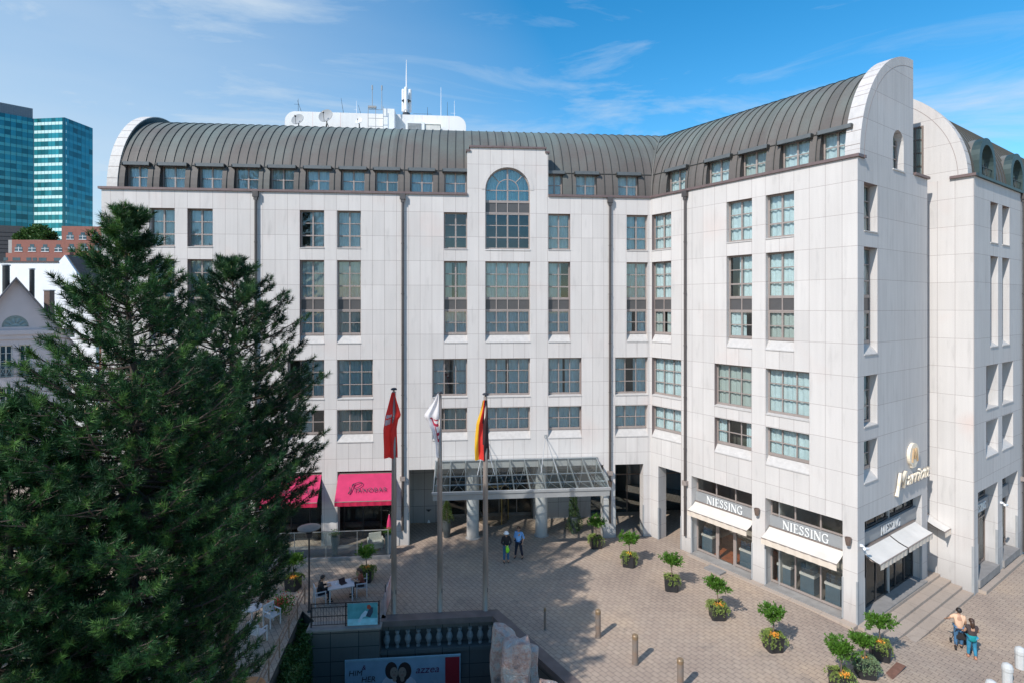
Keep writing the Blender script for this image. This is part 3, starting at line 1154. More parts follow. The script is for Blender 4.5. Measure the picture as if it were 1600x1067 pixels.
# ------------------------------------------------------------------ ground
def paver_mat():
    m, t, b = newmat('concrete pavers')
    Nn = t.nodes.new
    Ln = t.links.new
    b.inputs['Roughness'].default_value = .85
    setspec(b, .25)
    tc = Nn('ShaderNodeTexCoord')
    mp = Nn('ShaderNodeMapping')
    mp.inputs['Rotation'].default_value = (0, 0, R(55))
    Ln(tc.outputs['Object'], mp.inputs[0])
    br = Nn('ShaderNodeTexBrick')
    br.inputs['Scale'].default_value = 1
    br.inputs['Brick Width'].default_value = .34
    br.inputs['Row Height'].default_value = .235
    br.inputs['Mortar Size'].default_value = .011
    br.inputs['Mortar Smooth'].default_value = .3
    br.inputs['Bias'].default_value = 0
    br.inputs['Color1'].default_value = (.40, .325, .262, 1)
    br.inputs['Color2'].default_value = (.365, .292, .237, 1)
    br.inputs['Mortar'].default_value = (.17, .135, .115, 1)
    Ln(mp.outputs[0], br.inputs['Vector'])
    # broad stains: trodden greyish band, pinker and sandier areas
    n = Nn('ShaderNodeTexNoise')
    n.inputs['Scale'].default_value = .22
    n.inputs['Detail'].default_value = 6
    n.inputs['Roughness'].default_value = .62
    Ln(tc.outputs['Object'], n.inputs['Vector'])
    cr_ = Nn('ShaderNodeValToRGB')
    e = cr_.color_ramp.elements
    e[0].position, e[0].color = .33, (.80, .77, .77, 1)
    e[1].position, e[1].color = .66, (1.12, 1.05, .96, 1)
    k = e.new(.5)
    k.color = (.97, .94, .92, 1)
    Ln(n.outputs['Fac'], cr_.inputs[0])
    m1 = Nn('ShaderNodeMix')
    m1.data_type = 'RGBA'
    m1.blend_type = 'MULTIPLY'
    m1.inputs['Factor'].default_value = 1
    Ln(br.outputs['Color'], m1.inputs['A'])
    Ln(cr_.outputs[0], m1.inputs['B'])
    n2 = Nn('ShaderNodeTexNoise')
    n2.inputs['Scale'].default_value = 5
    n2.inputs['Detail'].default_value = 8
    n2.inputs['Roughness'].default_value = .7
    Ln(tc.outputs['Object'], n2.inputs['Vector'])
    mr = Nn('ShaderNodeMapRange')
    mr.inputs['To Min'].default_value = .72
    mr.inputs['To Max'].default_value = 1.28
    Ln(n2.outputs['Fac'], mr.inputs['Value'])
    vm = Nn('ShaderNodeVectorMath')
    vm.operation = 'SCALE'
    Ln(m1.outputs['Result'], vm.inputs[0])
    Ln(mr.outputs[0], vm.inputs['Scale'])
    vo = Nn('ShaderNodeTexVoronoi')
    vo.inputs['Scale'].default_value = 1.1
    Ln(tc.outputs['Object'], vo.inputs['Vector'])
    gs = Nn('ShaderNodeMath')
    gs.operation = 'LESS_THAN'
    gs.inputs[1].default_value = .045
    Ln(vo.outputs['Distance'], gs.inputs[0])
    n5 = Nn('ShaderNodeTexNoise')
    n5.inputs['Scale'].default_value = .9
    n5.inputs['Detail'].default_value = 7
    Ln(tc.outputs['Object'], n5.inputs['Vector'])
    st = Nn('ShaderNodeMapRange')
    st.inputs['From Min'].default_value = .60
    st.inputs['From Max'].default_value = .72
    st.inputs['To Max'].default_value = .32
    Ln(n5.outputs['Fac'], st.inputs['Value'])
    ga = Nn('ShaderNodeMath')
    ga.operation = 'MULTIPLY_ADD'
    ga.inputs[1].default_value = .45
    ga.use_clamp = True
    Ln(gs.outputs[0], ga.inputs[0])
    Ln(st.outputs[0], ga.inputs[2])
    dm = Nn('ShaderNodeMix')
    dm.data_type = 'RGBA'
    dm.inputs['B'].default_value = (.11, .095, .085, 1)
    Ln(ga.outputs[0], dm.inputs['Factor'])
    Ln(vm.outputs[0], dm.inputs['A'])
    Ln(dm.outputs['Result'], b.inputs['Base Color'])
    bp = Nn('ShaderNodeBump')
    bp.inputs['Strength'].default_value = .35
    bp.inputs['Distance'].default_value = .01
    Ln(br.outputs['Fac'], bp.inputs['Height'])
    bp.invert = True
    Ln(bp.outputs[0], b.inputs['Normal'])
    return m


pave = paver_mat()
MH = T(-.78, 26.22, 0) @ RZ(A_M)
DG = Vector((3.21, -4.98)).normalized()


def hl(x, y):
    v = MH @ Vector((x, y, 0))
    return (v.x, v.y)


Kc = hl(0, 0)
dg_end = (Kc[0] + DG.x * 8.6, Kc[1] + DG.y * 8.6)
HOLE = [hl(-5.2, 0), Kc, dg_end, (-6.9, 19.0), (-9.0, 19.4), (-9.85, 26.3), hl(-8.25, -.02), hl(-8.25, -.6), hl(-5.2, -.6)]
gm = MB()
outer_ = [(-900, -900), (13.5, -900), (13.5, 1500), (-900, 1500)]
tri = tessellate_polygon([[Vector((x, y, 0)) for x, y in outer_], [Vector((x, y, 0)) for x, y in HOLE]])
gm.add([(x, y, 0) for x, y in outer_ + HOLE], tri)


def gz(x):
    t = max(0, min(1, (x - 13.5) / 6.0))
    return -.55 * t * t * (3 - 2 * t)


xs = [13.5 + .5 * i for i in range(13)]
for a, c in zip(xs[:-1], xs[1:]):
    gm.quad((a, -900, gz(a)), (c, -900, gz(c)), (c, 1500, gz(c)), (a, 1500, gz(a)))
gm.quad((19.5, -900, -.55), (900, -900, -.55), (900, 1500, -.55), (19.5, 1500, -.55))
gm.build('ground', pave, kind='structure')

# the stairwell court below the forecourt
wall_dk = stone('court wall slabs', (.19, .172, .155), 1.22, 0, pz=.62, oz=-.1, joint=(.03, .03, .03), jw=.03, pink=0)
brown_cop = mat('brown stone coping', (.135, .105, .10), .6, var=.2, scale=2)
grey_st = mat('grey weathered stone', (.24, .225, .215), .8, var=.15, scale=2.5, bump=.2)
court = thing('court_wall', MH, 'dark stone retaining wall of the sunken court with brown coping and a row of balusters', 'wall')
b = MB()
D = -4.6
b.box(-8.25, -5.2, -.95, -.6, D, 0)
b.box(-5.2, 0, -.62, -.60, D, -1.22)
b.box(-5.2, 0.02, -.35, -.03, -.42, -.16)
b.box(-5.2, 0, -.70, -.60, -1.32, -1.16)
b.build('wall', wall_dk, court, MH)
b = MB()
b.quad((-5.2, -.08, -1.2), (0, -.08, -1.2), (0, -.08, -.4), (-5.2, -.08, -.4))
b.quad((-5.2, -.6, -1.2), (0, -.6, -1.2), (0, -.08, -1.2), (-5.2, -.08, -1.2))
b.build('recess', mat('shaded recess stone', (.10, .095, .09), .9), court, MH)  # shade of the recess put into a darker stone colour
for i in range(11):
    x = -4.95 + i * .47
    b = MB().lathe([(.09, 0), (.09, .07), (.06, .09), (.12, .22), (.155, .36), (.12, .5), (.07, .58), (.07, .64), (.10, .66), (.10, .76)], (x, -.36, -1.18), 12)
    b.build('baluster', grey_st, court, MH)
b = MB()
b.box(-5.22, .1, -.55, .02, -.155, .10)
dl = (MH.inverted().to_3x3() @ Vector((DG.x, DG.y, 0)))
nl = Vector((-dl.y, dl.x, 0))
p0 = Vector((.1, .02, 0))
p1 = p0 + dl * 8.8
if nl.x > 0: nl = -nl
q0, q1 = p0 + nl * .5, p1 + nl * .5
ZB0, ZB1 = -.155, .10
b.add([(p0.x, p0.y, ZB0), (p1.x, p1.y, ZB0), (q1.x, q1.y, ZB0), (q0.x, q0.y, ZB0), (p0.x, p0.y, ZB1 + .002), (p1.x, p1.y, ZB1 + .002), (q1.x, q1.y, ZB1 + .002), (q0.x, q0.y, ZB1 + .002)],
      [(0, 3, 2, 1), (4, 5, 6, 7), (0, 1, 5, 4), (1, 2, 6, 5), (2, 3, 7, 6), (3, 0, 4, 7)])
b.build('coping', brown_cop, court, MH)
b = MB()
r0, r1 = p0 + nl * .1, p1 + nl * .1
b.quad((r0.x, r0.y, D), (r1.x, r1.y, D), (r1.x, r1.y, -.15), (r0.x, r0.y, -.15))
b.build('wall', wall_dk, court, MH)
b = MB()
b.box(-8.35, -5.12, -.98, -.28, 0.004, .09)
b.box(-5.40, -5.05, -.28, 3.1, 0.004, .10)
b.build('coping', grey_st, court, MH)
fl = MB()
fl.add([(x, y, -4.6) for x, y in [(-12, 18), (8, 18), (8, 28), (-12, 28)]], [(0, 1, 2, 3)])
fl.build('court_floor', mat('court paving', (.2, .18, .17), .85), kind='structure')
b = MB()
pts = [(-9.85, 26.3), (-9.0, 19.4), (-6.9, 19.0), dg_end]
for p, q in zip(pts[:-1], pts[1:]):
    b.quad((*p, -4.6), (*q, -4.6), (*q, 0), (*p, 0))
for p, q in ((HOLE[5], HOLE[6]), (HOLE[6], HOLE[7]), (HOLE[8], HOLE[0])):
    b.quad((*p, -4.6), (*q, -4.6), (*q, 0), (*p, 0))
b.build('stair_side_wall', wall_dk, label='dark retaining wall below the brown handrail beside the hedge', cat='wall')

# ------------------------------------------------------------------ billboard on the court wall
bb_m = mat('poster pale blue', (.34, .43, .50), .35, var=.15, scale=1.2)
red_m = mat('poster red', (.42, .02, .03), .4, var=.05)
skin_p = mat('poster skin tone', (.45, .28, .20), .5, var=.1)
hair_p = mat('poster dark brown', (.06, .03, .025), .5)
plum_m = mat('poster plum lettering', (.16, .03, .08), .5)
MBB = MH @ T(-6.65, -1.0, -2.62)
bb = thing('billboard', MBB, 'long pale blue advertising board with red end panel hung on the dark court wall', 'billboard')
MB().box(0, 5.0, -.02, .06, 0, 1.28).build('board', bb_m, bb, MBB)
b = MB()
b.box(-.03, 5.03, -.05, .02, 1.28, 1.36)
b.box(-.03, 5.03, -.05, .02, -.05, 0)
b.box(-.03, 0, -.05, .02, 0, 1.28)
b.box(5.0, 5.03, -.05, .02, 0, 1.28)
b.build('frame', mat('pale frame', (.36, .46, .50), .4), bb, MBB)
MB().box(4.35, 4.98, -.035, -.02, .04, 1.25).build('red_panel', red_m, bb, MBB)
text('HIM', .34, MBB @ T(.42, -.03, .66), 'lettering', hair_p, bb, .004, .15)
text('&', .3, MBB @ T(.78, -.03, .9), 'lettering', plum_m, bb, .004, .15)
text('HER', .34, MBB @ T(.98, -.03, .36), 'lettering', hair_p, bb, .004, .15)
text('azzea', .46, MBB @ T(3.55, -.03, .62), 'lettering', plum_m, bb, .004, .25, sx=1.05)
b = MB()
LAY = [(2.00, .10, .46, .50, 2, -.024), (2.62, .06, .48, .46, 2, -.0245), (1.98, .80, .27, .38, 1, -.026), (2.56, .74, .30, .40, 1, -.0262),
       (2.40, .50, .28, .34, 1, -.0264), (2.10, .70, .175, .25, 0, -.030), (2.46, .68, .18, .25, 0, -.0302), (2.12, .42, .09, .12, 0, -.0304), (2.46, .40, .09, .12, 0, -.0306),
       (2.10, .60, .06, .014, 3, -.033), (2.46, .58, .06, .014, 3, -.033), (2.04, .74, .02, .016, 1, -.033), (2.16, .75, .02, .016, 1, -.033), (2.40, .72, .02, .016, 1, -.033), (2.52, .72, .02, .016, 1, -.033)]
for cx_, cz_, rx, rz, mi, yy in LAY:
    pl = [(cx_ + rx * math.cos(2 * PI * k / 20), max(.02, cz_ + rz * math.sin(2 * PI * k / 20))) for k in range(20)]
    b.add([(x, yy, z) for x, z in pl], [tuple(range(20))], mi)
b.build('couple_picture', [skin_p, hair_p, mat('poster white cloth', (.7, .66, .68), .5), mat('poster lips', (.4, .05, .05), .5)], bb, MBB)

# ------------------------------------------------------------------ arcade and ground floor of the hotel
floor_in = mat('arcade floor', (.21, .19, .18), .45, var=.1, scale=3)
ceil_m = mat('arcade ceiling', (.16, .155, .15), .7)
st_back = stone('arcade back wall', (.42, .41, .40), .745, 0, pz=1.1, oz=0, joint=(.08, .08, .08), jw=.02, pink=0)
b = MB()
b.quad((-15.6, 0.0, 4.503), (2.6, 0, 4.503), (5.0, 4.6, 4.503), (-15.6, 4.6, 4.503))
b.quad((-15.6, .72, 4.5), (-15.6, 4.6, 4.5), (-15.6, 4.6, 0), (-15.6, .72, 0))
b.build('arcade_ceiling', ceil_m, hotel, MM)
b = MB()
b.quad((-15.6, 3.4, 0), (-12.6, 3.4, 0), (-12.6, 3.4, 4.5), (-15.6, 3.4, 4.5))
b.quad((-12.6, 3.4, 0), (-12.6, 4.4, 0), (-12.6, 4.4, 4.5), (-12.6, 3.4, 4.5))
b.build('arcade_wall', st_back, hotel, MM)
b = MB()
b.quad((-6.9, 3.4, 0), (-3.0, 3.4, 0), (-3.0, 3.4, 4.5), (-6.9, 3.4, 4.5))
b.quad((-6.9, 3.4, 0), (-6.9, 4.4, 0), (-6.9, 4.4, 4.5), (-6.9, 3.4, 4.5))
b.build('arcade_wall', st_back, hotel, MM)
# entrance: glazed doors in dark bronze frames, warm hall behind
ent = MB()
for x in (-12.6, -11.5, -10.4, -9.2, -8.0, -6.95):
    ent.box(x, x + .07, 4.2, 4.3, 0, 3.4)
ent.box(-12.6, -6.9, 4.2, 4.3, 3.35, 3.5)
ent.box(-12.6, -6.9, 4.2, 4.3, 2.35, 2.43)
ent.box(-12.6, -6.9, 4.2, 4.3, 0, .2)
brass = mat('brass trim', (.55, .38, .14), .3, metal=.8)
eo = ent.build('entrance_doors', bronze, hotel, MM)
MB().box(-12.6, -6.9, 4.24, 4.25, .2, 4.5).build('pane', glass_dk, eo, MM)
b = MB()
b.lathe([(1.0, 0), (1.0, 2.5), (1.04, 2.52), (1.04, 2.8), (.2, 2.85)], (-9.6, 3.5, 0), 24)
rv = b.build('revolving_door', glass_dk, hotel, MM)
b = MB()
for k in range(6):
    a = k * PI / 3
    b.tube((-9.6 + 1.0 * math.cos(a), 3.5 + 1.0 * math.sin(a), 0), (-9.6 + 1.0 * math.cos(a), 3.5 + 1.0 * math.sin(a), 2.5), .04, n=6)
b.lathe([(1.05, 2.5), (1.05, 2.58), (.95, 2.58)], (-9.6, 3.5, 0), 24)
b.build('frame', brass, rv, MM)
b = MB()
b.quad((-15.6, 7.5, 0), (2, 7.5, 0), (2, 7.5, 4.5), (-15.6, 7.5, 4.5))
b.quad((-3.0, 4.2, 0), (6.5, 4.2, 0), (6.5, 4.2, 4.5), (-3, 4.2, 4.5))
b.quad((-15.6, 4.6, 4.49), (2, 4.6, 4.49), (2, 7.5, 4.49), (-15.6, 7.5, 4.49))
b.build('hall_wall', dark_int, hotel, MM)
b = MB()
for x in (-2.9, -1.6, -.3, 1.0, 2.3, 3.6):
    b.box(x, x + .07, 4.08, 4.16, 0, 4.4)
b.box(-2.9, 4, 4.08, 4.16, 2.6, 2.68)
gw = b.build('glazed_wall', bronze, hotel, MM)
MB().box(-2.9, 4, 4.11, 4.12, .05, 4.4).build('pane', glassmat('bluish glass', (.3, .5, .55), .25), gw, MM)
# round columns
for px in (738.8, 846):
    u = onplane(MM, px, .75)
    b = MB().lathe([(.46, 0), (.46, .03), (.38, .04), (.38, 4.5)], (u, .78, 0), 28)
    b.build('column', stone('column stone %d' % px, (.55, .53, .51), 50, 0, pz=1.5, oz=0, jw=.012, pink=0), hotel, MM, smooth=False)
# bar behind the pink awnings
bar_g = MB()
for x in (-30, -27.5, -24.6, -23.2, -22.1, -21, -19.95, -18.95, -17.8, -16.7, -15.7):
    bar_g.box(x, x + .06, 1.3, 1.38, 0, 4.5)
bar_g.box(-30.6, -15.6, 1.3, 1.38, .0, .12)
bg_ = bar_g.build('bar_front', dkmetal, hotel, MM)
MB().box(-30.6, -15.6, 1.34, 1.35, .1, 4.5).build('pane', glass_dk, bg_, MM)
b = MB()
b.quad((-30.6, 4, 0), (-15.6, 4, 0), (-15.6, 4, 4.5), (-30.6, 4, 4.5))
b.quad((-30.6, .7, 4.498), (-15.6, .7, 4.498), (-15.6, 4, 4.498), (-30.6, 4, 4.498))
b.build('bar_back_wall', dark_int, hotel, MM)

# ------------------------------------------------------------------ jeweller's shop in the wing
sign_grey = mat('grey sign band', (.27, .275, .28), .5, var=.05)
let_w = mat('white letters', (.82, .82, .80), .5, var=.02)
wood = mat('red brown parquet', (.50, .16, .07), .4, var=.3, scale=3)
shop_w = mat('shop back wall', (.55, .52, .50), .8, var=.1)
b = MB()
b.quad((2.75, .56, .05), (11.6, .56, .05), (11.6, 4.2, .05), (2.75, 4.2, .05))
b.build('shop_floor', wood, hotel, MW)
b = MB()
b.quad((2.75, 4.2, 0), (11.6, 4.2, 0), (11.6, 4.2, 4.5), (2.75, 4.2, 4.5))
b.quad((2.75, .56, 0), (2.75, 4.2, 0), (2.75, 4.2, 4.5), (2.75, .56, 4.5))
b.quad((2.75, .56, 4.49), (11.6, .56, 4.49), (11.6, 4.2, 4.49), (2.75, 4.2, 4.49))
b.quad((2.7, .3, 0), (2.7, 5.2, 0), (2.7, 5.2, 4.5), (2.7, .3, 4.5))
b.build('shop_wall', shop_w, hotel, MW)


def front(M, a, c, y, divs, door=None, base=.22, zt=(3.62, 4.42), zs=3.0, frame=bronze_l):
    b = MB()
    b.box(a, c, y - .04, y + .04, zt[0] - .04, zt[0] + .04)
    b.box(a, c, y - .04, y + .04, zt[1], 4.5)
    b.box(a, c, y - .05, y + .05, zs - .5, zs - .42)
    n = len(divs)
    for i, x in enumerate(divs):
        b.box(x - .035, x + .035, y - .045, y + .045, base - .1, 4.42)
    if door is not None:
        x0, x1 = divs[door], divs[door + 1]
        b.box(x0 + .035, x0 + .14, y - .05, y + .04, .08, zs - .5)
        b.box(x1 - .14, x1 - .035, y - .05, y + .04, .08, zs - .5)
        b.tube((x0 + .2, y - .10, .9), (x0 + .2, y - .10, 2.0), .022, n=6)
    for i in range(n - 1):
        if door == i:
            continue
        b.box(divs[i] + .035, divs[i + 1] - .035, y - .045, y + .045, base - .1, base)
    w = b.build('shop_front', frame, hotel, M)
    MB().box(a, c, y - .004, y + .004, .08, 4.42).build('pane', glass_dk, w, M)
    MB().box(a, c, y - .7, y + .1, -.3, .085).build('door_step', grey_st, w, M)
    MB().box(a + .01, c - .01, y - .20, y - .06, zs, zt[0] - .06).build('sign_band', sign_grey, w, M)
    return w


front(MW, 3.05, 6.83, .55, [3.09, 4.35, 5.55, 6.79], door=1)
front(MW, 7.57, 11.31, .55, [7.61, 8.85, 10.08, 11.27])
front(MS, .69, 7.2, .44, [.73, 1.8, 2.85, 3.95, 5.05, 6.1, 7.16], base=.15, zt=(3.85, 4.42), zs=3.2, frame=dkmetal)
front(MS2, .58, 3.80, .6, [.62, 1.7, 2.8, 3.76], door=1, zt=(3.8, 4.5), zs=3.1, frame=bronze)
front(MS2, 4.56, 7.45, .6, [4.6, 6.0, 7.41], zt=(3.8, 4.5), zs=3.1, frame=bronze)
b = MB()
b.quad((.4, 3.9, 0), (7.4, 3.9, 0), (7.4, 3.9, 4.6), (.4, 3.9, 4.6))
b.quad((.4, .8, 4.6), (7.4, .8, 4.6), (7.4, 3.9, 4.6), (.4, 3.9, 4.6))
b.build('shop_wall', shop_w, hotel, MS)
MB().box(.5, 7.4, .8, 3.9, -.3, .06).build('shop_floor', floor_in, hotel, MS)

# serif capitals built from thick and thin strokes
GL = {'N': (.78, [([(.1, 0), (.1, 1)], .055), ([(.1, .98), (.68, .02)], .13), ([(.68, 0), (.68, 1)], .055), ([(0, .98), (.2, .98)], .04), ([(.58, .98), (.78, .98)], .04), ([(0, .02), (.2, .02)], .04)]),
      'I': (.36, [([(.18, 0), (.18, 1)], .13), ([(.04, .98), (.32, .98)], .04), ([(.04, .02), (.32, .02)], .04)]),
      'E': (.62, [([(.16, 0), (.16, 1)], .13), ([(.03, .98), (.55, .98)], .045), ([(.03, .02), (.58, .02)], .045), ([(.16, .5), (.44, .5)], .045), ([(.55, 1), (.55, .82)], .045), ([(.58, 0), (.58, .2)], .045), ([(.44, .6), (.44, .4)], .04)]),
      'S': (.56, [([(.46, .80), (.40, .93), (.28, .98), (.15, .93), (.10, .80), (.15, .66), (.28, .54), (.42, .42), (.47, .27), (.42, .10), (.28, .02), (.13, .07), (.07, .22)], .085), ([(.47, 1), (.47, .76)], .04), ([(.06, 0), (.06, .26)], .04)]),
      'G': (.78, [([(.64, .80), (.54, .94), (.40, .98), (.22, .92), (.11, .72), (.09, .5), (.12, .27), (.23, .08), (.42, .02), (.62, .10)], .09), ([(.63, .06), (.63, .42)], .11), ([(.48, .43), (.76, .43)], .04), ([(.65, 1), (.65, .76)], .04)])}


def serif(word, M, h, parent, m, ext=.03, gap=.06):
    b = MB()
    x = -sum(GL[c][0] + gap for c in word) * h / 2
    for c in word:
        w, st = GL[c]
        for k, (pl, wd) in enumerate(st):
            for p, q in zip(pl[:-1], pl[1:]):
                d = Vector((q[0] - p[0], q[1] - p[1]))
                L_ = d.length
                d.normalize()
                n = Vector((-d.y, d.x)) * wd / 2
                e = d * (.015 if len(pl) > 2 else 0)
                P = [(p[0] - n.x - e.x, p[1] - n.y - e.y), (q[0] - n.x + e.x, q[1] - n.y + e.y), (q[0] + n.x + e.x, q[1] + n.y + e.y), (p[0] + n.x - e.x, p[1] + n.y - e.y)]
                yy = -ext - .001 * k
                vs_ = [(x + a * h, yy, z * h) for a, z in P] + [(x + a * h, 0, z * h) for a, z in P]
                b.add(vs_, [(0, 1, 2, 3), (0, 4, 5, 1), (1, 5, 6, 2), (2, 6, 7, 3), (3, 7, 4, 0)])
        x += (w + gap) * h
    return b.build('lettering', m, parent, M)


for M_, u, y, z, h, lb in ((MW, 4.98, .34, 3.08, .43, 'white shop name lettering on the grey band over the shop door'),
                           (MW, 9.44, .34, 3.08, .43, 'white shop name lettering over the three window bays nearest the corner pillar'),
                           (MS, 4.0, .22, 3.30, .42, 'grey white shop name lettering above the twin awnings on the end face'),
                           (MS2, 2.15, .38, 3.2, .4, 'shop name lettering over the doorway right of the steps')):
    s = thing('shop_sign', M_ @ T(u, y, z), lb, 'sign', 'shop name signs')
    serif('NIESSING', M_ @ T(u, y, z), h, s, let_w if M_ is not MS else mat('grey letters', (.55, .56, .57), .5))

# ------------------------------------------------------------------ awnings
cream = mat('cream awning cloth', (.80, .745, .67), .9, var=.08, scale=1.5, bump=.2, trans=.25)
cream_v = mat('cream valance cloth', (.80, .69, .58), .9, var=.03, trans=.25)
cream_g = mat('pale awning cloth', (.76, .715, .665), .9, var=.08, scale=1.5, bump=.2, trans=.2)


def awning(M, a, c, yb, zb_, yf, zf, val, m, mv, label, group, arms=True):
    t = thing('awning', M @ T((a + c) / 2, yb, zf), label, 'awning', group)
    n = 10
    b = MB()
    for k in range(n):
        x0, x1 = a + (c - a) * k / n, a + (c - a) * (k + 1) / n
        sg = lambda x: -.03 * math.sin(PI * (x - a) / (c - a))
        for j in range(4):
            s0, s1 = j / 4, (j + 1) / 4
            f = lambda x, s: (x, yb + (yf - yb) * s, zb_ + (zf - zb_) * s - .045 * math.sin(PI * s) + sg(x) * s)
            b.quad(f(x0, s0), f(x1, s0), f(x1, s1), f(x0, s1))
    b.build('cloth', m, t, M)
    b = MB()
    for k in range(24):
        x0, x1 = a + (c - a) * k / 24, a + (c - a) * (k + 1) / 24
        w = lambda x, i: .012 * math.sin(i * 1.9)
        b.quad((x0, yf - .02 + w(x0, k), zf - .03), (x1, yf - .02 + w(x1, k + 1), zf - .03), (x1, yf - .02 + w(x1, k + 1) * 1.6, zf - val), (x0, yf - .02 + w(x0, k) * 1.6, zf - val))
    b.build('valance', mv, t, M)
    b = MB()
    b.tube((a, yf, zf - .03), (c, yf, zf - .03), .03, n=8)
    b.box(a - .02, c + .02, yb - .02, yb + .12, zb_ - .06, zb_ + .05)
    if arms:
        for x in (a + .15, c - .15):
            b.tube((x, yb + .05, zb_ - .1), (x, (yb + yf) / 2, zb_ - .38), .02, n=6)
            b.tube((x, (yb + yf) / 2, zb_ - .38), (x, yf, zf - .05), .02, n=6)
    b.build('awning_frame', bronze, t, M)
    return t


awning(MW, 3.10, 6.78, .30, 3.0, -.42, 2.66, .30, cream, cream_v, 'cream awning over the glass shop door, farther from the corner', 'cream shop awnings')
awning(MW, 7.62, 11.26, .30, 3.0, -.46, 2.62, .32, cream, cream_v, 'cream awning over the three window bays beside the corner pillar', 'cream shop awnings')
awning(MS, .72, 3.68, .16, 3.12, -.62, 2.78, .28, cream_g, cream_v, 'pale awning on the end face beside the corner pillar, left of its twin', 'pale awnings above the steps')
awning(MS, 3.76, 6.75, .16, 3.14, -.62, 2.80, .28, cream_g, cream_v, 'pale awning on the end face above the steps, right of its twin', 'pale awnings above the steps')
awning(MS, 7.98, 8.80, .25, 3.05, -.75, 2.6, .3, cream_g, cream_v, 'small pale awning in the recess at the head of the steps', 'pale awnings above the steps')

pink = mat('pink awning cloth', (.60, .035, .13), .85, var=.14, scale=1.3, bump=.25, trans=.15)
pink_v = mat('crimson valance cloth', (.50, .01, .06), .85, var=.04, trans=.1)
ink = mat('dark lettering', (.05, .03, .05), .7)
for a, c, lb in ((-19.0, -15.66, 'pink bar awning with dark lettering right beside the flagpole with the red flag'), (-23.15, -19.97, 'pink bar awning half hidden behind the right hand pine')):
    t = awning(MM, a, c, .12, 4.34, -.95, 3.05, .28, pink, pink_v, lb, 'pink bar awnings', arms=False)
    sl_ = math.atan2(1.29, 1.07)
    Mt = MM @ T((a + c) / 2 + .2, -.62, 3.46) @ RX(-(PI / 2 - sl_)) @ T(0, -.06, 0)
    text('IANOBAR', .36, Mt @ T(.12, 0, -.02), 'lettering', ink, t, .003, 0, sx=1.0, sp=1.28)
    b = MB()
    cv = [(-1.12, -.12), (-1.02, .02), (-.98, .22), (-.90, .42), (-.86, .50), (-.95, .44), (-.98, .34), (-.80, .50), (-.55, .58), (-.40, .52), (-.42, .40), (-.60, .26), (-.82, .20)]
    b.chain([(x, -.01, z) for x, z in cv], [.021] * len(cv), 5)
    b.chain([(-1.15, -.12 + .0, -.0)] and [(-1.14, -.01, -.10), (-1.05, -.01, .10), (-1.10, -.01, .30)], [.02] * 3, 5)
    b.build('script_initial', ink, t, Mt)

# ------------------------------------------------------------------ glass canopy
can = thing('entrance_canopy', MM @ T(-8.4, -1.5, 4.1), 'glass canopy on grey steel rafters over the hotel entrance', 'canopy')
steel = mat('light grey steel', (.44, .445, .445), .35, metal=.5, var=.06)
NA, NBc = -13.25, -3.45
yB, zBk, yF, zF = -.04, 4.98, -3.1, 4.1
nb = 11
b = MB()
for k in range(nb + 1):
    x = NA + (NBc - NA) * k / nb
    b.box(x - .03, x + .03, yB - .02, yB, zBk - .9, zBk)
    P = [(x - .035, yB, zBk), (x + .035, yB, zBk), (x + .035, yF, zF), (x - .035, yF, zF), (x - .035, yB, zBk - .12), (x + .035, yB, zBk - .12), (x + .035, yF, zF - .12), (x - .035, yF, zF - .12)]
    b.add(P, [(0, 1, 2, 3), (4, 7, 6, 5), (0, 4, 5, 1), (1, 5, 6, 2), (2, 6, 7, 3), (3, 7, 4, 0)])
b.box(NA - .05, NBc + .05, yB - .06, yB + .02, zBk - .02, zBk + .06)
b.build('rafters', steel, can, MM)
b = MB()
b.box(NA - .08, NBc + .08, yF - .10, yF + .08, zF - .10, zF + .03)
b.box(NA - .02, NBc + .02, yF - .04, yF + .10, zF - .42, zF - .14)
for x in (NA + .1, NBc - .1):
    b.box(x - .06, x + .06, yF + .1, -.02, zF - .40, zF - .22)
b.build('gutter_beam', steel, can, MM)
b = MB()
for k in range(nb):
    x0 = NA + (NBc - NA) * k / nb
    x1 = NA + (NBc - NA) * (k + 1) / nb
    xm = (x0 + x1) / 2
    for (s, e) in (((x0, yB - .3, zBk - .25), (xm, -1.55, 4.0)), ((x1, yB - .3, zBk - .25), (xm, -1.55, 4.0)), ((xm, -1.55, 4.0), (x0, yF + .15, zF - .12)), ((xm, -1.55, 4.0), (x1, yF + .15, zF - .12))):
        b.tube(s, e, .015, n=5)
b.tube((NA, -1.55, 4.0), (NBc, -1.55, 4.0), .04, n=6)
b.tube((NA, -1.5, zBk - .50), (NBc, -1.5, zBk - .50), .035, n=6)
b.build('truss_rods', steel, can, MM)
b = MB()
b.quad((NA, yB, zBk + .012), (NBc, yB, zBk + .012), (NBc, yF, zF + .012), (NA, yF, zF + .012))
b.build('glass_roof', glassmat('canopy glass', (.66, .70, .70), .0, gcol=(.75, .8, .8), blend=.12, wob=.02), can, MM)
for x in (NA, NBc):
    MB().add([(x, yB, zBk), (x, yF, zF), (x, yF, zF - .3), (x, yB, zF - .3)], [(0, 1, 2, 3)]).build('side_glass', glass_cl, can, MM)
for x, q in ((-6.6, .25), (-10.3, -.25)):
    b = MB()
    b.tube((x, -.03, 6.35), (x + q * 2, -1.6, 4.56), .02, n=6)
    b.tube((x, -.03, 6.35), (x - q * 2, -1.6, 4.56), .02, n=6)
    b.box(x - .08, x + .08, -.05, -.001, 6.25, 6.45)
    b.build('tie_rod', steel, can, MM)

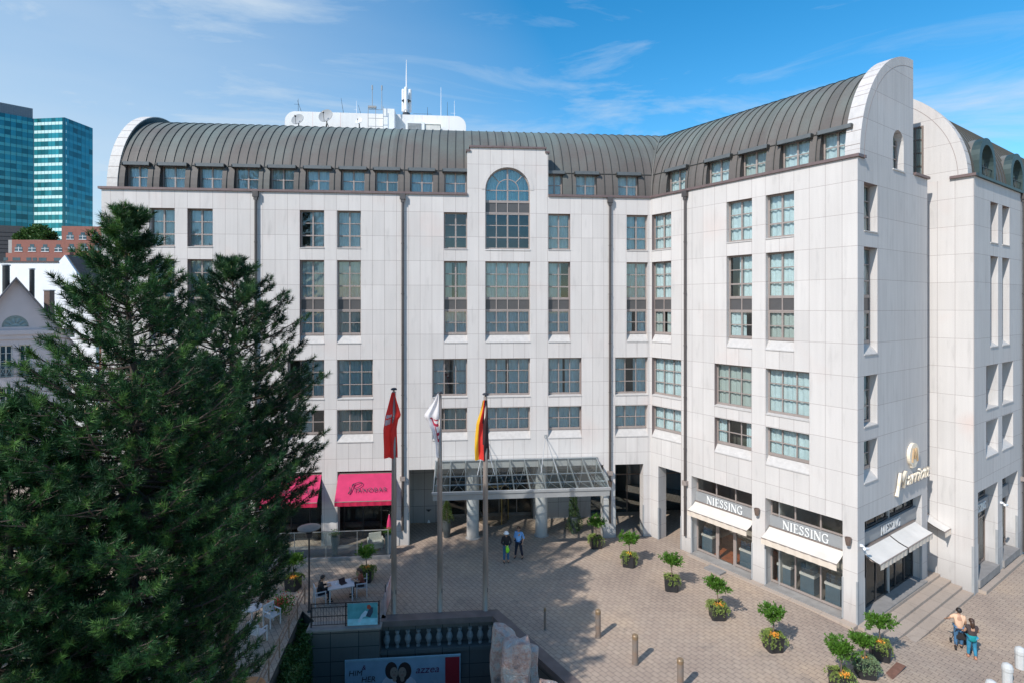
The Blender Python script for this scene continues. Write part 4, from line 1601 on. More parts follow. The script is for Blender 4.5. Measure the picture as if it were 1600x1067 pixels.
# ------------------------------------------------------------------ steps
step_m = stone('step slabs', (.57, .465, .385), 1.5, 0, pz=50, oz=-20, jw=.014, joint=(.12, .10, .09), pink=.2)
b = MB()
b.box(.02, 7.2, -.28, .72, -1.0, .0)
b.box(7.2, 8.84, -.28, 3.19, -1.0, -.002)
for k in range(3):
    b.box(.0 - .0, 8.84, -.28 - .48 * (k + 1), -.28 - .48 * k, -1.2, -.14 * (k + 1))
b.build('entrance_steps', step_m, None, MS, label='broad stone steps between the corner pillar and the side block', cat='steps')
b = MB()
b.box(2.95, 11.95, -.42, -.012, -.4, .04)
b.build('shop_kerb', step_m, None, MW, label='low stone kerb strip along the foot of the shop windows', cat='kerb')
b = MB()
b.box(.6, 7.5, -.35, .1, -1, -.38)
b.box(.6, 7.5, 0.1, .85, -1, -.18)
b.build('entrance_steps', step_m, None, MS2, label='short stone steps into the doorways of the side block', cat='steps')
MB().box(4.62, 5.6, -1.0, -.42, 0.0, .09).build('door_slab', grey_st, None, MW, label='grey stone slab in front of the glass shop door', cat='door step')

# ------------------------------------------------------------------ wall lamps, cameras
lamp_m = mat('bronze lamp', (.20, .145, .12), .4, metal=.4)
for M_, u, z, lb in ((MW, 7.2, 3.72, 'brown bronze wall lamp on the pillar between the two shop windows'),
                     (MW, 11.62, 3.72, 'brown bronze wall lamp on the corner pillar'),
                     (MM, -2.61, 3.4, 'small wall lamp on the pillar right of the canopy')):
    M2 = M_ @ T(u, 0, z)
    t = thing('wall_lamp', M2, lb, 'lamp', 'bronze wall lamps')
    MB().box(-.06, .06, -.05, -.002, -.12, .12).build('mount', lamp_m, t, M2)
    MB().lathe([(.09, -.19), (.12, -.02), (.14, .16), (.115, .16), (.1, .0)], (0, -.17, 0), 14).build('shade', lamp_m, t, M2)
for M_, u, z, lb in ((MS, .25, 3.55, 'white security camera beside the corner pillar facing the steps'), (MS2, 4.2, 3.4, 'white security camera between the doorways of the side block')):
    M2 = M_ @ T(u, 0, z)
    t = thing('security_camera', M2, lb, 'camera', 'white security cameras')
    b = MB()
    b.box(-.04, .04, -.12, -.002, -.05, .05)
    b.build('mount', white_m, t, M2)
    MB().tube((0, -.1, .02), (0, -.22, -.06), .02, n=6).build('bracket', white_m, t, M2)
    MB().tube((-.16, -.24, -.05), (.16, -.26, -.12), .065, n=10).build('camera_body', white_m, t, M2)

# gold lettering and emblem on the end face
gold = mat('gold lettering', (.84, .73, .58), .4, metal=.1, var=.1, scale=2)
Mg = MS @ T(5.85, -.05, 5.35)
sg = thing('hotel_sign', Mg, 'raised gold script lettering below a round emblem on the end wall', 'sign')
text('M', 1.15, Mg @ T(-1.55, -.06, .0), 'lettering', gold, sg, .06, .35, sx=1.0)
text('arriott', .92, Mg @ T(.48, -.06, .05), 'lettering', gold, sg, .06, .35, sx=1.12)
b = MB()
b.chain([(-2.05, -.06, -.28), (-1.95, -.06, -.12), (-1.82, -.06, .2)], [.09, .08, .06], 6)
b.build('flourish', gold, sg, Mg)
b = MB()
b.plate([[(.58 * math.cos(2 * PI * k / 28), 1.45 + .58 * math.sin(2 * PI * k / 28)) for k in range(28)]], -.10, .04)
b.plate([[(-.2, .80), (.2, .80), (.3, .98), (-.3, .98)]], -.09, .03)
b.build('emblem_disc', gold, sg, Mg)
b = MB()
for x0, x1, zz0, zz1 in ((-.32, -.16, 1.1, 1.78), (-.16, 0, 1.78, 1.25), (0, .16, 1.25, 1.78), (.16, .32, 1.78, 1.1)):
    b.tube((x0, -.12, zz0), (x1, -.12, zz1), .045, n=5)
b.build('emblem_mark', mat('dull gold', (.55, .38, .22), .4, metal=.3), sg, Mg)

# ------------------------------------------------------------------ display cabinets in the shop
cab_b = mat('slate blue cabinet', (.12, .19, .26), .5)
cab_t = mat('white cabinet top', (.8, .8, .8), .5)
for i, (px, lb) in enumerate(((1109, 'slate blue display cabinet with white top left of the shop door'), (1169, 'slate blue display cabinet with white top right of the shop door'),
                              (1229, 'slate blue display cabinet in the leftmost bay of the corner shop window'), (1265, 'slate blue display cabinet in the middle bay of the corner shop window'),
                              (1305, 'slate blue display cabinet in the bay nearest the corner pillar'))):
    u = onplane(MW, px, 1.05)
    M2 = MW @ T(u, 1.05, .055)
    if i == 0:
        c0 = t = thing('display_cabinet', M2, lb, 'cabinet', 'display cabinets in the shop windows')
        MB().box(-.34, .34, -.25, .25, 0, .88).build('cabinet_body', cab_b, t, M2)
        MB().box(-.37, .37, -.28, .28, .88, 1.0).build('cabinet_top', cab_t, t, M2)
        b = MB()
        b.box(-.3, .3, -.22, .22, 1.002, 1.45)
        b.build('glass_case', glass_cl, t, M2)
    else:
        copy_tree(c0, M2, lb)

# ------------------------------------------------------------------ rooftop plant room and aerials
deckz = 26.4
Yp = 9.6                                  # depth of its face behind the front
pa = MM @ Vector((0, Yp, 0))
uL, uR = onplane(MM, 445, Yp), onplane(MM, 728, Yp)
ZT = 28.95
prm = stone('white roof panels', (.80, .79, .78), 2.05, uL, pz=1.4, oz=27.75, joint=(.62, .45, .42), jw=.03, pink=0)
pr = thing('rooftop_plant_room', MM @ T((uL + uR) / 2, Yp + 1.5, deckz), 'long white plant room with rounded shoulders on the hotel roof', 'plant room')
b = MB()
rr = .75
pl = [(uL, deckz), (uR, deckz)] + [(uR - rr + rr * math.cos(a), ZT - rr + rr * math.sin(a)) for a in [PI / 2 * k / 8 for k in range(9)]] + \
     [(uL + rr + rr * math.cos(a), ZT - rr + rr * math.sin(a)) for a in [PI / 2 + PI / 2 * k / 8 for k in range(9)]]
b.plate([pl], Yp, Yp + 3.2)
b.build('housing', prm, pr, MM)


def um(px, y): return onplane(MM, px, y)


b = MB()
u = um(607, Yp - .8)
b.box(u - .4, u + .45, Yp - .9, Yp - .002, deckz, 29.05)
b.build('stair_head', white_p, pr, MM)
t = thing('ventilation_box', MM @ T(um(648, Yp - .7), Yp - .7, deckz), 'white roof ventilation box with dark louvred grille', 'vent')
b = MB()
u = um(648, Yp - .7)
b.box(u - .65, u + .75, Yp - 1.0, Yp - .05, deckz, 28.1)
b.build('casing', white_m, t, MM)
b = MB()
for k in range(7):
    b.box(u - .5, u + .5, Yp - 1.05, Yp - 1.002, 27.32 + .1 * k, 27.37 + .1 * k)
b.build('grille', grey_m, t, MM)
t = thing('roof_cabinet', MM @ T(um(675, Yp - .7), Yp - .7, deckz), 'pale grey equipment cabinet right of the ventilation box', 'cabinet')
u = um(675, Yp - .7)
b = MB()
b.box(u - .62, u + .62, Yp - .9, Yp - .1, deckz, 27.95)
b.box(u - .66, u + .66, Yp - .94, Yp - .06, 27.95, 28.0)
b.build('casing', mat('cream cabinet', (.62, .60, .56), .5), t, MM)


def dish(px, py, r, lb, tilt=20, col_=None):
    y = Yp - 1.4
    u = um(px, y)
    o = MM @ Vector((u, y, 0))
    z = EYE - (py - HZ) / FP * o.y
    M2 = MM @ T(u, y, deckz)
    t = thing('satellite_dish', M2, lb, 'satellite dish', 'roof satellite dishes')
    n = 20
    b = MB()
    Md = T(0, 0, z - deckz) @ RZ(R(-16)) @ RX(R(90 - tilt))
    rows = 6
    base = len(b.v)
    for s, off in ((1, 0), (1, .03)):
        for i in range(rows + 1):
            rr_ = r * i / rows + .001
            for k in range(n):
                a = 2 * PI * k / n
                b.v.append(tuple(Md @ Vector((rr_ * math.cos(a), rr_ * math.sin(a), .28 * r * (i / rows) ** 2 - off))))
    for q in range(2):
        for i in range(rows):
            for k in range(n):
                a0 = base + q * (rows + 1) * n + i * n + k
                a1 = base + q * (rows + 1) * n + i * n + (k + 1) % n
                b.f.append((a0, a1, a1 + n, a0 + n))
                b.m.append(0)
    b.build('reflector', col_ or grey_m, t, M2, smooth=True)
    b = MB()
    b.tube(Md @ Vector((0, -r, .25 * r)), Md @ Vector((0, 0, r * .9)), .018, n=5)
    b.tube(Md @ Vector((0, 0, r * .8)), Md @ Vector((0, 0, r * 1.05)), .06, n=8)
    b.build('feed_horn', dkmetal, t, M2)
    b = MB()
    b.tube((0, .12, 0), (0, .12, z - deckz), .04, n=6)
    b.tube((.5, .5, 0), (0, .12, (z - deckz) * .8), .025, n=5)
    b.tube((-.4, .5, 0), (0, .12, (z - deckz) * .8), .025, n=5)
    b.build('mast', dkmetal, t, M2)


dish(466, 188.5, .47, 'smaller grey satellite dish left of the larger dish', 25)
dish(510, 183, .54, 'larger grey satellite dish on the white plant room front', 20)
dish(561, 190, .27, 'small white satellite dish near the lattice aerial frame', 20, white_m)


def aerial(px, ptop, lb, r=.022, ybase=None, arms=(), lean=0, y=None):
    y = Yp + 1.2 if y is None else y
    u = um(px, y)
    o = MM @ Vector((u, y, 0))
    zt = EYE - (ptop - HZ) / FP * o.y
    zb = ZT - .05 if ybase is None else ybase
    M2 = MM @ T(u, y, zb)
    t = thing('aerial', M2, lb, 'aerial', 'thin roof aerials')
    b = MB()
    b.chain([(0, 0, 0), (lean, 0, zt - zb)], [r, r * .5], 6)
    for (h, l) in arms:
        b.tube((-l, 0, (zt - zb) * h), (l * .3, 0, (zt - zb) * h), .01, n=4)
    b.build('rod', white_m if px in (557, 689, 710) else dkmetal, t, M2)


aerial(466, 155, 'bare whip aerial above the smaller dish', arms=[(.7, .3)])
aerial(474, 158, 'leaning wire aerial at the left end of the plant room', lean=-.45)
aerial(538, 154, 'leaning dark aerial right of the larger dish', lean=-.25)
aerial(557, 158, 'thin white aerial midway between dishes and lattice frame', arms=[(.5, .2)])
aerial(566, 165, 'short stay beside the thin white aerial', lean=-.3)
aerial(668, 168, 'low aerial with a side arm right of the tall mast', arms=[(.5, 1.1)])
aerial(689, 137, 'tall white whip aerial near the right end of the plant room', r=.03)
aerial(699, 160, 'short aerial between the white whip and the right end', r=.02)
aerial(710, 158, 'right most forked aerial on the plant room', arms=[(.4, .3)])
# lattice frame
u = um(587, Yp - 1.2)
t = thing('antenna_rack', MM @ T(u, Yp - 1.2, deckz), 'square lattice frame carrying two small aerials', 'aerial frame')
b = MB()
for x in (-.55, 0, .55):
    b.tube((u + x, Yp - 1.2, deckz), (u + x, Yp - 1.2, 29.1), .02, n=5)
for z in (27.0, 27.6, 28.2, 28.85):
    b.tube((u - .55, Yp - 1.2, z), (u + .55, Yp - 1.2, z), .018, n=5)
for x in (-.25, .45):
    b.tube((u + x, Yp - 1.2, 28.9), (u + x, Yp - 1.2, 30.6), .025, n=5)
    b.tube((u + x, Yp - 1.2, 30.3), (u + x, Yp - 1.2, 30.65), .05, n=6)
b.box(u - .55, u + .05, Yp - 1.3, Yp - 1.1, 28.95, 29.1)
b.build('frame', grey_m, t, MM)
# mobile phone mast
u = um(635, Yp + 1.2)
t = thing('antenna_mast', MM @ T(u, Yp + 1.2, ZT), 'tall white mobile phone mast with three panel antennas and a long whip', 'mast')
b = MB()
b.chain([(u, Yp + 1.2, ZT - .1), (u, Yp + 1.2, 31.0), (u, Yp + 1.2, 31.1), (u, Yp + 1.2, 32.5), (u, Yp + 1.2, 33.7)], [.13, .11, .06, .045, .015], 10)
b.build('pole', white_m, t, MM)
for k in range(3):
    a = k * 2 * PI / 3 + .5
    x, y = u + .30 * math.cos(a), Yp + 1.2 + .30 * math.sin(a)
    b = MB()
    b.lathe([(.10, 0), (.13, .03), (.13, 1.75), (.10, 1.8)], (x, y, 29.6), 10)
    b.build('panel_antenna', white_m, t, MM)
b = MB()
b.lathe([(.25, 0), (.3, .1), (.3, .3), (.2, .35)], (u, Yp + 1.2, 29.15), 10)
b.build('bracket', dkmetal, t, MM)
b = MB()
b.lathe([(.36, 0), (.36, .05)], (u, Yp + 1.2, 30.4), 12)
b.build('bracket', dkmetal, t, MM)

# ------------------------------------------------------------------ flagpoles and flags
pole_m = mat('weathered aluminium pole', (.27, .225, .195), .4, metal=.35, var=.15, scale=2, stretch=(1, 1, .3))
poles = []
for i, (px, py, pt, lb) in enumerate(((615.5, 960, 606, 'left flagpole with the red flag'), (687.3, 957, 612, 'middle flagpole with the white flag'), (758.5, 955.5, 614, 'right flagpole nearest the court corner, with the black red and gold flag'))):
    g = G(px, py)
    M2 = T(*g)
    hgt = EYE - (pt - HZ) / FP * g.y
    if i == 0:
        t = thing('flagpole', M2, lb, 'flagpole', 'flagpoles in front of the hotel')
        MB().lathe([(.16, 0), (.16, .04), (.135, .06), (.13, 2.0), (.115, 6), (.085, hgt - .15)], (0, 0, 0), 14).build('pole', pole_m, t, M2, smooth=True)
        MB().lathe([(.03, 0), (.03, .05), (.13, .07), (.15, .11), (.10, .16), (.02, .18)], (0, 0, hgt - .15), 14).build('finial', dkmetal, t, M2)
        b = MB()
        b.tube((.10, -.04, 1.0), (.075, -.03, hgt - .2), .008, n=4)
        b.box(.06, .12, -.09, -.02, 1.0, 1.2)
        b.build('halyard', dkmetal, t, M2)
        pole0 = t
        H0 = hgt
    else:
        t = copy_tree(pole0, M2 @ Matrix.Diagonal((1, 1, hgt / H0, 1)), lb)
    poles.append((g, hgt))


def hang(g, rows, colf, name, label, mats, n=14, yoff=-.10, fold=.09, seed=1, ph=0.):
    """a limp flag: rows = (z, x left, x right) relative to the pole; folds run downwards"""
    b = MB()
    P = []
    for j, (z, xl, xr) in enumerate(rows):
        for k in range(n + 1):
            s = k / n
            x = xl + (xr - xl) * s
            w = min(1.0, abs(xr - xl) / .35)
            y = yoff + fold * w * math.sin(s * 11 + ph + j * .22) - .03 * math.cos(j * .8)
            P.append((x, y, z - .02 * math.sin(s * 11 + ph)))
    fs, ms = [], []
    for j in range(len(rows) - 1):
        for k in range(n):
            fs.append((j * (n + 1) + k, j * (n + 1) + k + 1, (j + 1) * (n + 1) + k + 1, (j + 1) * (n + 1) + k))
            ms.append(colf(j / (len(rows) - 1), k / n))
    base = len(b.v)
    b.v += P
    b.f += fs
    b.m += ms
    M2 = T(*g)
    return b.build(name, mats, None, M2, smooth=True, label=label, cat='flag', group='flags on the hotel poles')


f_red = mat('red flag cloth', (.82, .05, .04), .8, var=.08, trans=.4)
f_wh = mat('white flag cloth', (.85, .82, .83), .8, var=.04, trans=.35)
f_bk = mat('black flag cloth', (.03, .012, .015), .8)
f_gd = mat('gold flag cloth', (.88, .50, .03), .8, var=.05, trans=.35)
f_dr = mat('dark red print', (.42, .02, .06), .8)
f_gr = mat('grey castle print', (.50, .42, .45), .8, trans=.15)


def interp(tab, n=22):
    out = []
    for i in range(n + 1):
        s = i / n * (len(tab) - 1)
        k = min(int(s), len(tab) - 2)
        f = s - k
        out.append(tuple(tab[k][q] * (1 - f) + tab[k + 1][q] * f for q in range(3)))
    return out


g, h_ = poles[0]
zt = lambda py, g=None: EYE - (py - HZ) / FP * gg.y
gg = g
hang(g, interp([(zt(612), -.08, .06), (zt(632), -.26, .22), (zt(648), -.38, .36), (zt(656), -.42, .20), (zt(668), -.46, .14), (zt(690), -.44, .16), (zt(714), -.42, .20)]),
     lambda v, s: 1 if (.28 < v < .58 and .05 < s < .42 and not (.38 < v < .44)) else 0, 'flag', 'limp red flag with a pale castle emblem on the left pole', [f_red, f_gr], seed=2)
M2 = T(*g)
hang(g, interp([(zt(622), .04, .10), (zt(634), .05, .27), (zt(640), .04, .33), (zt(644), .03, .2)], 8), lambda v, s: 0, 'flag', 'loose upper corner of the red flag blown to the right of the left pole', [f_red], n=6, ph=1) if False else None
g, h_ = poles[1]
gg = g
hang(g, interp([(zt(613), -.08, -.02), (zt(628), -.34, -.02), (zt(648), -.74, -.02), (zt(656), -.60, 0.0), (zt(672), -.36, 0.02), (zt(690), -.20, .02), (zt(713), -.14, .0)]),
     lambda v, s: 1 if ((.40 < v < .75 and abs(s - .38 - (v - .4) * .5) < .07) or (.36 < v < .85 and .55 < s < .86 and (int(v * 40) % 3 == 0))) else 0,
     'flag', 'limp white flag with dark red lettering on the middle pole', [f_wh, f_dr], n=18, fold=.06)
g, h_ = poles[2]
gg = g
hang(g, interp([(zt(624), -.12, .10), (zt(640), -.22, .12), (zt(660), -.42, .13), (zt(680), -.48, .14), (zt(700), -.50, .18), (zt(717), -.48, .20)]),
     lambda v, s: 2 if s < .22 else (1 if s < .62 - .2 * (1 - v) else 0), 'flag', 'limp black red and gold flag on the right pole', [f_bk, f_red, f_gd], n=16, fold=.08)

# ------------------------------------------------------------------ bollards
bol_m = mat('brown steel bollard', (.24, .165, .12), .5, metal=.2, var=.3, scale=3, c2=(.20, .18, .165))
for i, (px, py, r, h_, lb) in enumerate(((934.5, 995, .115, 1.2, 'brown bollard farthest left in the row of thick ones'), (992.5, 1037, .12, 1.2, 'brown bollard in the middle of the row'), (1063, 1078, .12, 1.2, 'brown bollard cut by the lower edge of the picture'), (851.5, 983, .055, .98, 'slim bollard beside the diagonal coping, thinner than the rest'))):
    g = G(px, py)
    M2 = T(*g)
    if i == 0:
        b0 = t = thing('bollard', M2, lb, 'bollard', 'bollards along the forecourt edge')
        MB().lathe([(r * 1.15, 0), (r * 1.15, .01), (r, .015), (r, h_ - .19)], (0, 0, 0), 16).build('post', bol_m, t, M2, smooth=False)
        MB().lathe([(r * 1.0, 0), (r * 1.03, .01), (r * 1.03, .13), (r * .8, .175), (.02, .19)], (0, 0, h_ - .19), 16).build('cap', mat('bollard cap', (.25, .17, .10), .4, metal=.3), t, M2)
    else:
        copy_tree(b0, M2 @ Matrix.Diagonal((r / .115, r / .115, h_ / 1.2, 1)), lb)
sb_m = mat('pale stone bollard', (.50, .50, .49), .8, var=.08, scale=6, bump=.2)
for i, (px, py, pt, lb) in enumerate(((1594, 1043, 1012, 'pale stone bollard at the right edge of the picture'), (1574, 1070, 1036, 'pale stone bollard in the middle of the three'), (1549, 1098, 1062, 'pale stone bollard nearest the lower edge'))):
    g = G(px, py, -.55)
    M2 = T(*g)
    if i == 0:
        b1 = MB().lathe([(.17, 0), (.17, .55), (.19, .6), (.19, .72), (.15, .82), (.07, .87)], (0, 0, 0), 14).build('stone_bollard', sb_m, None, M2, smooth=False, label=lb, cat='bollard', group='pale stone bollards')
    else:
        c = b1.copy()
        col.objects.link(c)
        c.matrix_basis = M2
        c['label'] = lb
# drain cover
g = G(1394, 1053, -.1)
rust = mat('rusty iron', (.17, .085, .06), .8, var=.25, scale=5)
M2 = T(g.x, g.y, gz(g.x) + .008) @ RZ(R(37))
dc = thing('drain_cover', M2, 'rust brown iron drain cover strip beside the corner planters', 'drain cover')
b = MB()
b.box(-.95, .95, -.16, .16, 0, .012)
for k in range(30):
    b.box(-.93 + k * .063, -.91 + k * .063, -.14, .14, .012, .02)
b.build('grate', rust, dc, M2)

# ------------------------------------------------------------------ foliage helpers
def leafmat(name, c1, c2, rough=.5, trans=.25, scale=1.5, spec=.35):
    return mat(name, c1, rough, 0, 0, scale, c2=c2, trans=trans, spec=spec)


def leaves_mesh(P, D, size, wid, rng, name='leaves'):
    "P (n,3) positions, D (n,3) directions: one bent leaf (2 tris + 2) each"
    n = len(P)
    D = D / (np.linalg.norm(D, axis=1, keepdims=True) + 1e-9)
    ref = rng.normal(size=(n, 3))
    S = np.cross(D, ref)
    S /= (np.linalg.norm(S, axis=1, keepdims=True) + 1e-9)
    Nn = np.cross(S, D)
    s = size * rng.uniform(.7, 1.25, (n, 1))
    a = P
    m1 = P + D * s * .5 + S * s * wid + Nn * s * .06
    m2 = P + D * s * .5 - S * s * wid + Nn * s * .06
    t = P + D * s
    V = np.stack([a, m1, t, m2], 1).reshape(-1, 3)
    F = np.arange(n * 4).reshape(-1, 4)
    return V, F


def np_mesh(name, V, F, m, parent=None, M=None, mi=None, mats=None, **kw):
    me = bpy.data.meshes.new(name)
    nv, nf, k = len(V), len(F), F.shape[1]
    me.vertices.add(nv)
    me.vertices.foreach_set('co', np.asarray(V, dtype=np.float32).ravel())
    me.loops.add(nf * k)
    me.loops.foreach_set('vertex_index', np.asarray(F, dtype=np.int32).ravel())
    me.polygons.add(nf)
    me.polygons.foreach_set('loop_start', np.arange(0, nf * k, k, dtype=np.int32))
    me.polygons.foreach_set('loop_total', np.full(nf, k, dtype=np.int32))
    for q in (mats or [m]):
        me.materials.append(q)
    if mi is not None:
        me.polygons.foreach_set('material_index', np.asarray(mi, dtype=np.int32))
    me.update(calc_edges=True)
    return place(name, me, parent, M, **kw)


bark = mat('laurel bark', (.16, .11, .08), .9, var=.2, scale=8)
lau = leafmat('laurel leaves', (.045, .12, .012), (.11, .23, .03), .4, .25, 5)
trail = leafmat('trailing leaves', (.16, .24, .045), (.30, .36, .10), .6, .3, 6)
trail2 = leafmat('silvery trailing leaves', (.13, .20, .09), (.26, .33, .19), .6, .3, 6)
flo = mat('orange blossoms', (.80, .26, .04), .6, var=.1, trans=.2, c2=(.85, .42, .05))
flo2 = mat('yellow blossoms', (.85, .55, .04), .6, var=.1, trans=.2)
soil = mat('potting soil', (.05, .035, .025), .95)


def planter(g, seed, lb, rot=0, tree=True, th=1.0, tr=.50, cr_h=1.50, full=1., sides=(1, 1, 1, 1), fl=1, sz=.34, lean=0, fm_=None, tm=None, silver=False):
    rng = np.random.default_rng(seed)
    M2 = T(*g) @ RZ(rot)
    t = thing('laurel_planter' if tree else 'flower_planter', M2, lb, 'potted plant', 'planters with laurel trees')
    b = MB()
    n = 6
    # octagonal tub, slightly tapered, with a rim
    for (r, z) in ():
        pass
    s, s0 = sz, sz * .93
    c_ = .07
    def ring(q, z): return [(-q + c_, -q, z), (q - c_, -q, z), (q, -q + c_, z), (q, q - c_, z), (q - c_, q, z), (-q + c_, q, z), (-q, q - c_, z), (-q, -q + c_, z)]
    zs = [(s0, 0), (s, .56), (s + .02, .56), (s + .02, .60), (s - .03, .60), (s - .04, .53)]
    for q, z in zs:
        b.v += ring(q, z)
    for i in range(len(zs) - 1):
        for k in range(8):
            b.f.append((i * 8 + k, i * 8 + (k + 1) % 8, (i + 1) * 8 + (k + 1) % 8, (i + 1) * 8 + k))
            b.m.append(0)
    b.f.append(tuple(range(7, -1, -1)))
    b.m.append(0)
    b.build('tub', black_p, t, M2)
    MB().box(-s + .05, s - .05, -s + .05, s - .05, .5, .545).build('soil', soil, t, M2)
    ztop = .55
    if tree:
        b = MB()
        b.chain([(0, 0, .5), (.02 + lean * .3, .01, .9), (lean * .8, .0, cr_h - .35), (lean, 0, cr_h)], [.03, .024, .02, .012], 7)
        for k in range(7):
            a = k * 2.4
            b.chain([(lean * .8, 0, cr_h - .38 + .02 * k), (lean + .18 * math.cos(a), .18 * math.sin(a), cr_h - .1), (lean + .36 * tr / .43 * math.cos(a), .36 * tr / .43 * math.sin(a), cr_h + .06)], [.012, .009, .004], 5)
        b.build('trunk', bark, t, M2)
        ns = int(110 * min(full, 1.15))
        P, D = [], []
        for i in range(ns):
            v = rng.normal(size=3)
            v /= np.linalg.norm(v)
            v[2] = v[2] * .75 + .1
            r_ = tr * rng.uniform(.35, 1.08) * (1 + .15 * math.sin(3 * math.atan2(v[1], v[0]) + seed))
            r_ *= 1 + .18 * math.sin(math.atan2(v[1], v[0]) * 2 + seed * 1.7) + .12 * math.sin(math.atan2(v[1], v[0]) * 5 + seed)
            c = np.array([lean, 0, cr_h]) + v * r_ * np.array([1.08, 1.08, .66])
            d0 = v + np.array([0, 0, .6])
            m = 13
            pp = c + rng.normal(size=(m, 3)) * .035 - (d0 / np.linalg.norm(d0)) * rng.uniform(0, .1, (m, 1))
            P.append(pp)
            D.append(d0 * .9 + rng.normal(size=(m, 3)) * .75)
        P, D = np.concatenate(P), np.concatenate(D)
        V, F = leaves_mesh(P, D, .125, .21, rng)
        np_mesh('crown', V, F, tm or lau, t, M2)
    # trailing plants over the rim
    P, D = [], []
    for i in range(int(46 * full)):
        a = rng.uniform(0, 2 * PI)
        side = int(((a + PI / 4) % (2 * PI)) // (PI / 2))
        L_ = rng.uniform(.02, .50) ** 1.3 * sides[side]
        m_ = max(abs(math.cos(a)), abs(math.sin(a)))
        ex, ey = (s + .03) * math.cos(a) / m_, (s + .03) * math.sin(a) / m_
        k = int(10 + L_ * 46)
        u_ = rng.uniform(0, 1, k)
        top = np.stack([ex * (.35 + .65 * u_), ey * (.35 + .65 * u_), ztop + .09 + .06 * rng.random(k) - .04 * u_], 1)
        P.append(top)
        D.append(rng.normal(size=(k, 3)) + [math.cos(a) * .5, math.sin(a) * .5, .7])
        if L_ > .12:
            w = rng.uniform(0, 1, k)
            hang_ = np.stack([ex * (1.03 + .10 * np.sin(w * 2.4)) + rng.normal(size=k) * .018, ey * (1.03 + .10 * np.sin(w * 2.4)) + rng.normal(size=k) * .018, ztop + .06 - w * L_], 1)
            P.append(hang_)
            D.append(rng.normal(size=(k, 3)) + [math.cos(a) * .8, math.sin(a) * .8, -.2])
    P, D = np.concatenate(P), np.concatenate(D)
    V, F = leaves_mesh(P, D, .055, .30, rng)
    np_mesh('trailing_plant', V, F, trail2 if silver else trail, t, M2)
    if fl:
        k = int(70 * fl)
        c = np.array([rng.uniform(-.1, .14), rng.uniform(-.22, 0), ztop + .13])
        P = c + rng.normal(size=(k, 3)) * [.10, .08, .03]
        D = rng.normal(size=(k, 3)) + [0, 0, 1.2]
        V, F = leaves_mesh(P, D, .06, .45, rng)
        np_mesh('blossoms', V, F, fm_ or flo, t, M2)
    return t


wr = A_W
PL = [((458, 925), 'laurel planter farthest left, by the tall terrace lamp', 1, {}, 0), ((572, 912), 'laurel planter behind the person at the white table', 2, {}, 0),
      ((931, 860), 'laurel planter nearest the canopy, in its shade', 3, dict(fl=0, full=.9), 0), ((983, 889), 'laurel planter with yellow blossoms, second from the canopy', 4, dict(fm_=flo2, fl=.7), 0),
      ((1049, 926), 'laurel planter in the middle of the curved row, plain black front uncovered', 5, dict(fl=0, sides=(1, .4, .1, .8)), 0), ((1121, 970), 'laurel planter smothered in pale green trailing stems with orange blossoms', 6, dict(full=1.4), 0),
      ((1208, 1019), 'laurel planter with big orange blossoms in front of the corner shop window', 7, dict(fl=1.6, full=1.1), 0), ((1374, 1034), 'laurel planter with red and yellow blossoms at the foot of the steps', 8, dict(sides=(1, .5, .2, .8), tr=.5), -.12),
      ((1352, 1062), 'low silvery green planter between the two corner laurels', 9, dict(full=2.2, tr=.36, cr_h=1.35, fl=.4, silver=True, lean=-.1), -.05),
      ((1314, 1082), 'laurel planter cut by the lower edge of the picture', 10, dict(tr=.5, full=1.1), 0)]
for (p, lb, sd_, kw, z) in PL:
    g = G(p[0], p[1] - 6, z)
    g.z = gz(g.x)
    planter(g, sd_, lb, rot=R(-20 + 9 * (sd_ % 4)), **kw)

# two tall pots by the canopy
cyp = leafmat('conifer spray', (.045, .085, .02), (.10, .14, .04), .6, .2, 4)
climb = leafmat('climbing leaves', (.04, .075, .025), (.09, .14, .05), .5, .2, 4)
for (px, py, lb, m_, hh, rr_, sd_) in ((698, 838, 'tall grey pot with bushy conifer at the left end of the canopy', cyp, 1.25, .42, 3), (897, 832, 'tall shrub with hanging leaves in a dark pot at the right end of the canopy', climb, 1.7, .45, 5)):
    rng = np.random.default_rng(sd_)
    g = G(px, py)
    M2 = T(*g)
    t = thing('tall_planter', M2, lb, 'potted plant')
    MB().lathe([(.2, 0), (.29, 1.0), (.31, 1.0), (.31, 1.06), (.26, 1.06)], (0, 0, 0), 18).build('pot', mat('slate pot', (.06, .07, .075), .5), t, M2)
    b = MB()
    b.chain([(0, 0, .9), (.02, 0, 1.5), (0, .02, 1.0 + hh)], [.03, .025, .01], 6)
    b.build('stem', bark, t, M2)
    n = 2600
    z = rng.uniform(0, 1, n)
    a = rng.uniform(0, 2 * PI, n)
    if sd_ == 3:
        r = rr_ * (1 - z ** 2.2) * (.75 + .35 * np.sin(a * 5 + z * 9)) * rng.uniform(.3, 1.05, n) ** .5
        zz = .95 + z * hh
    else:
        r = rr_ * (1 - .65 * z) * (.7 + .4 * np.sin(a * 3 + z * 7)) * rng.uniform(.2, 1.05, n) ** .5
        zz = .2 + z * (hh + .75)
        r = np.maximum(r, .0) + np.where(zz < 1.0, .12, 0)
    P = np.stack([r * np.cos(a), r * np.sin(a), zz], 1)
    D = np.stack([np.cos(a), np.sin(a), np.full(n, .8 if sd_ == 3 else -.3)], 1) + rng.normal(size=(n, 3)) * .5
    V, F = leaves_mesh(P, D, .09, .16 if sd_ == 3 else .3, rng)
    np_mesh('foliage', V, F, m_, t, M2)
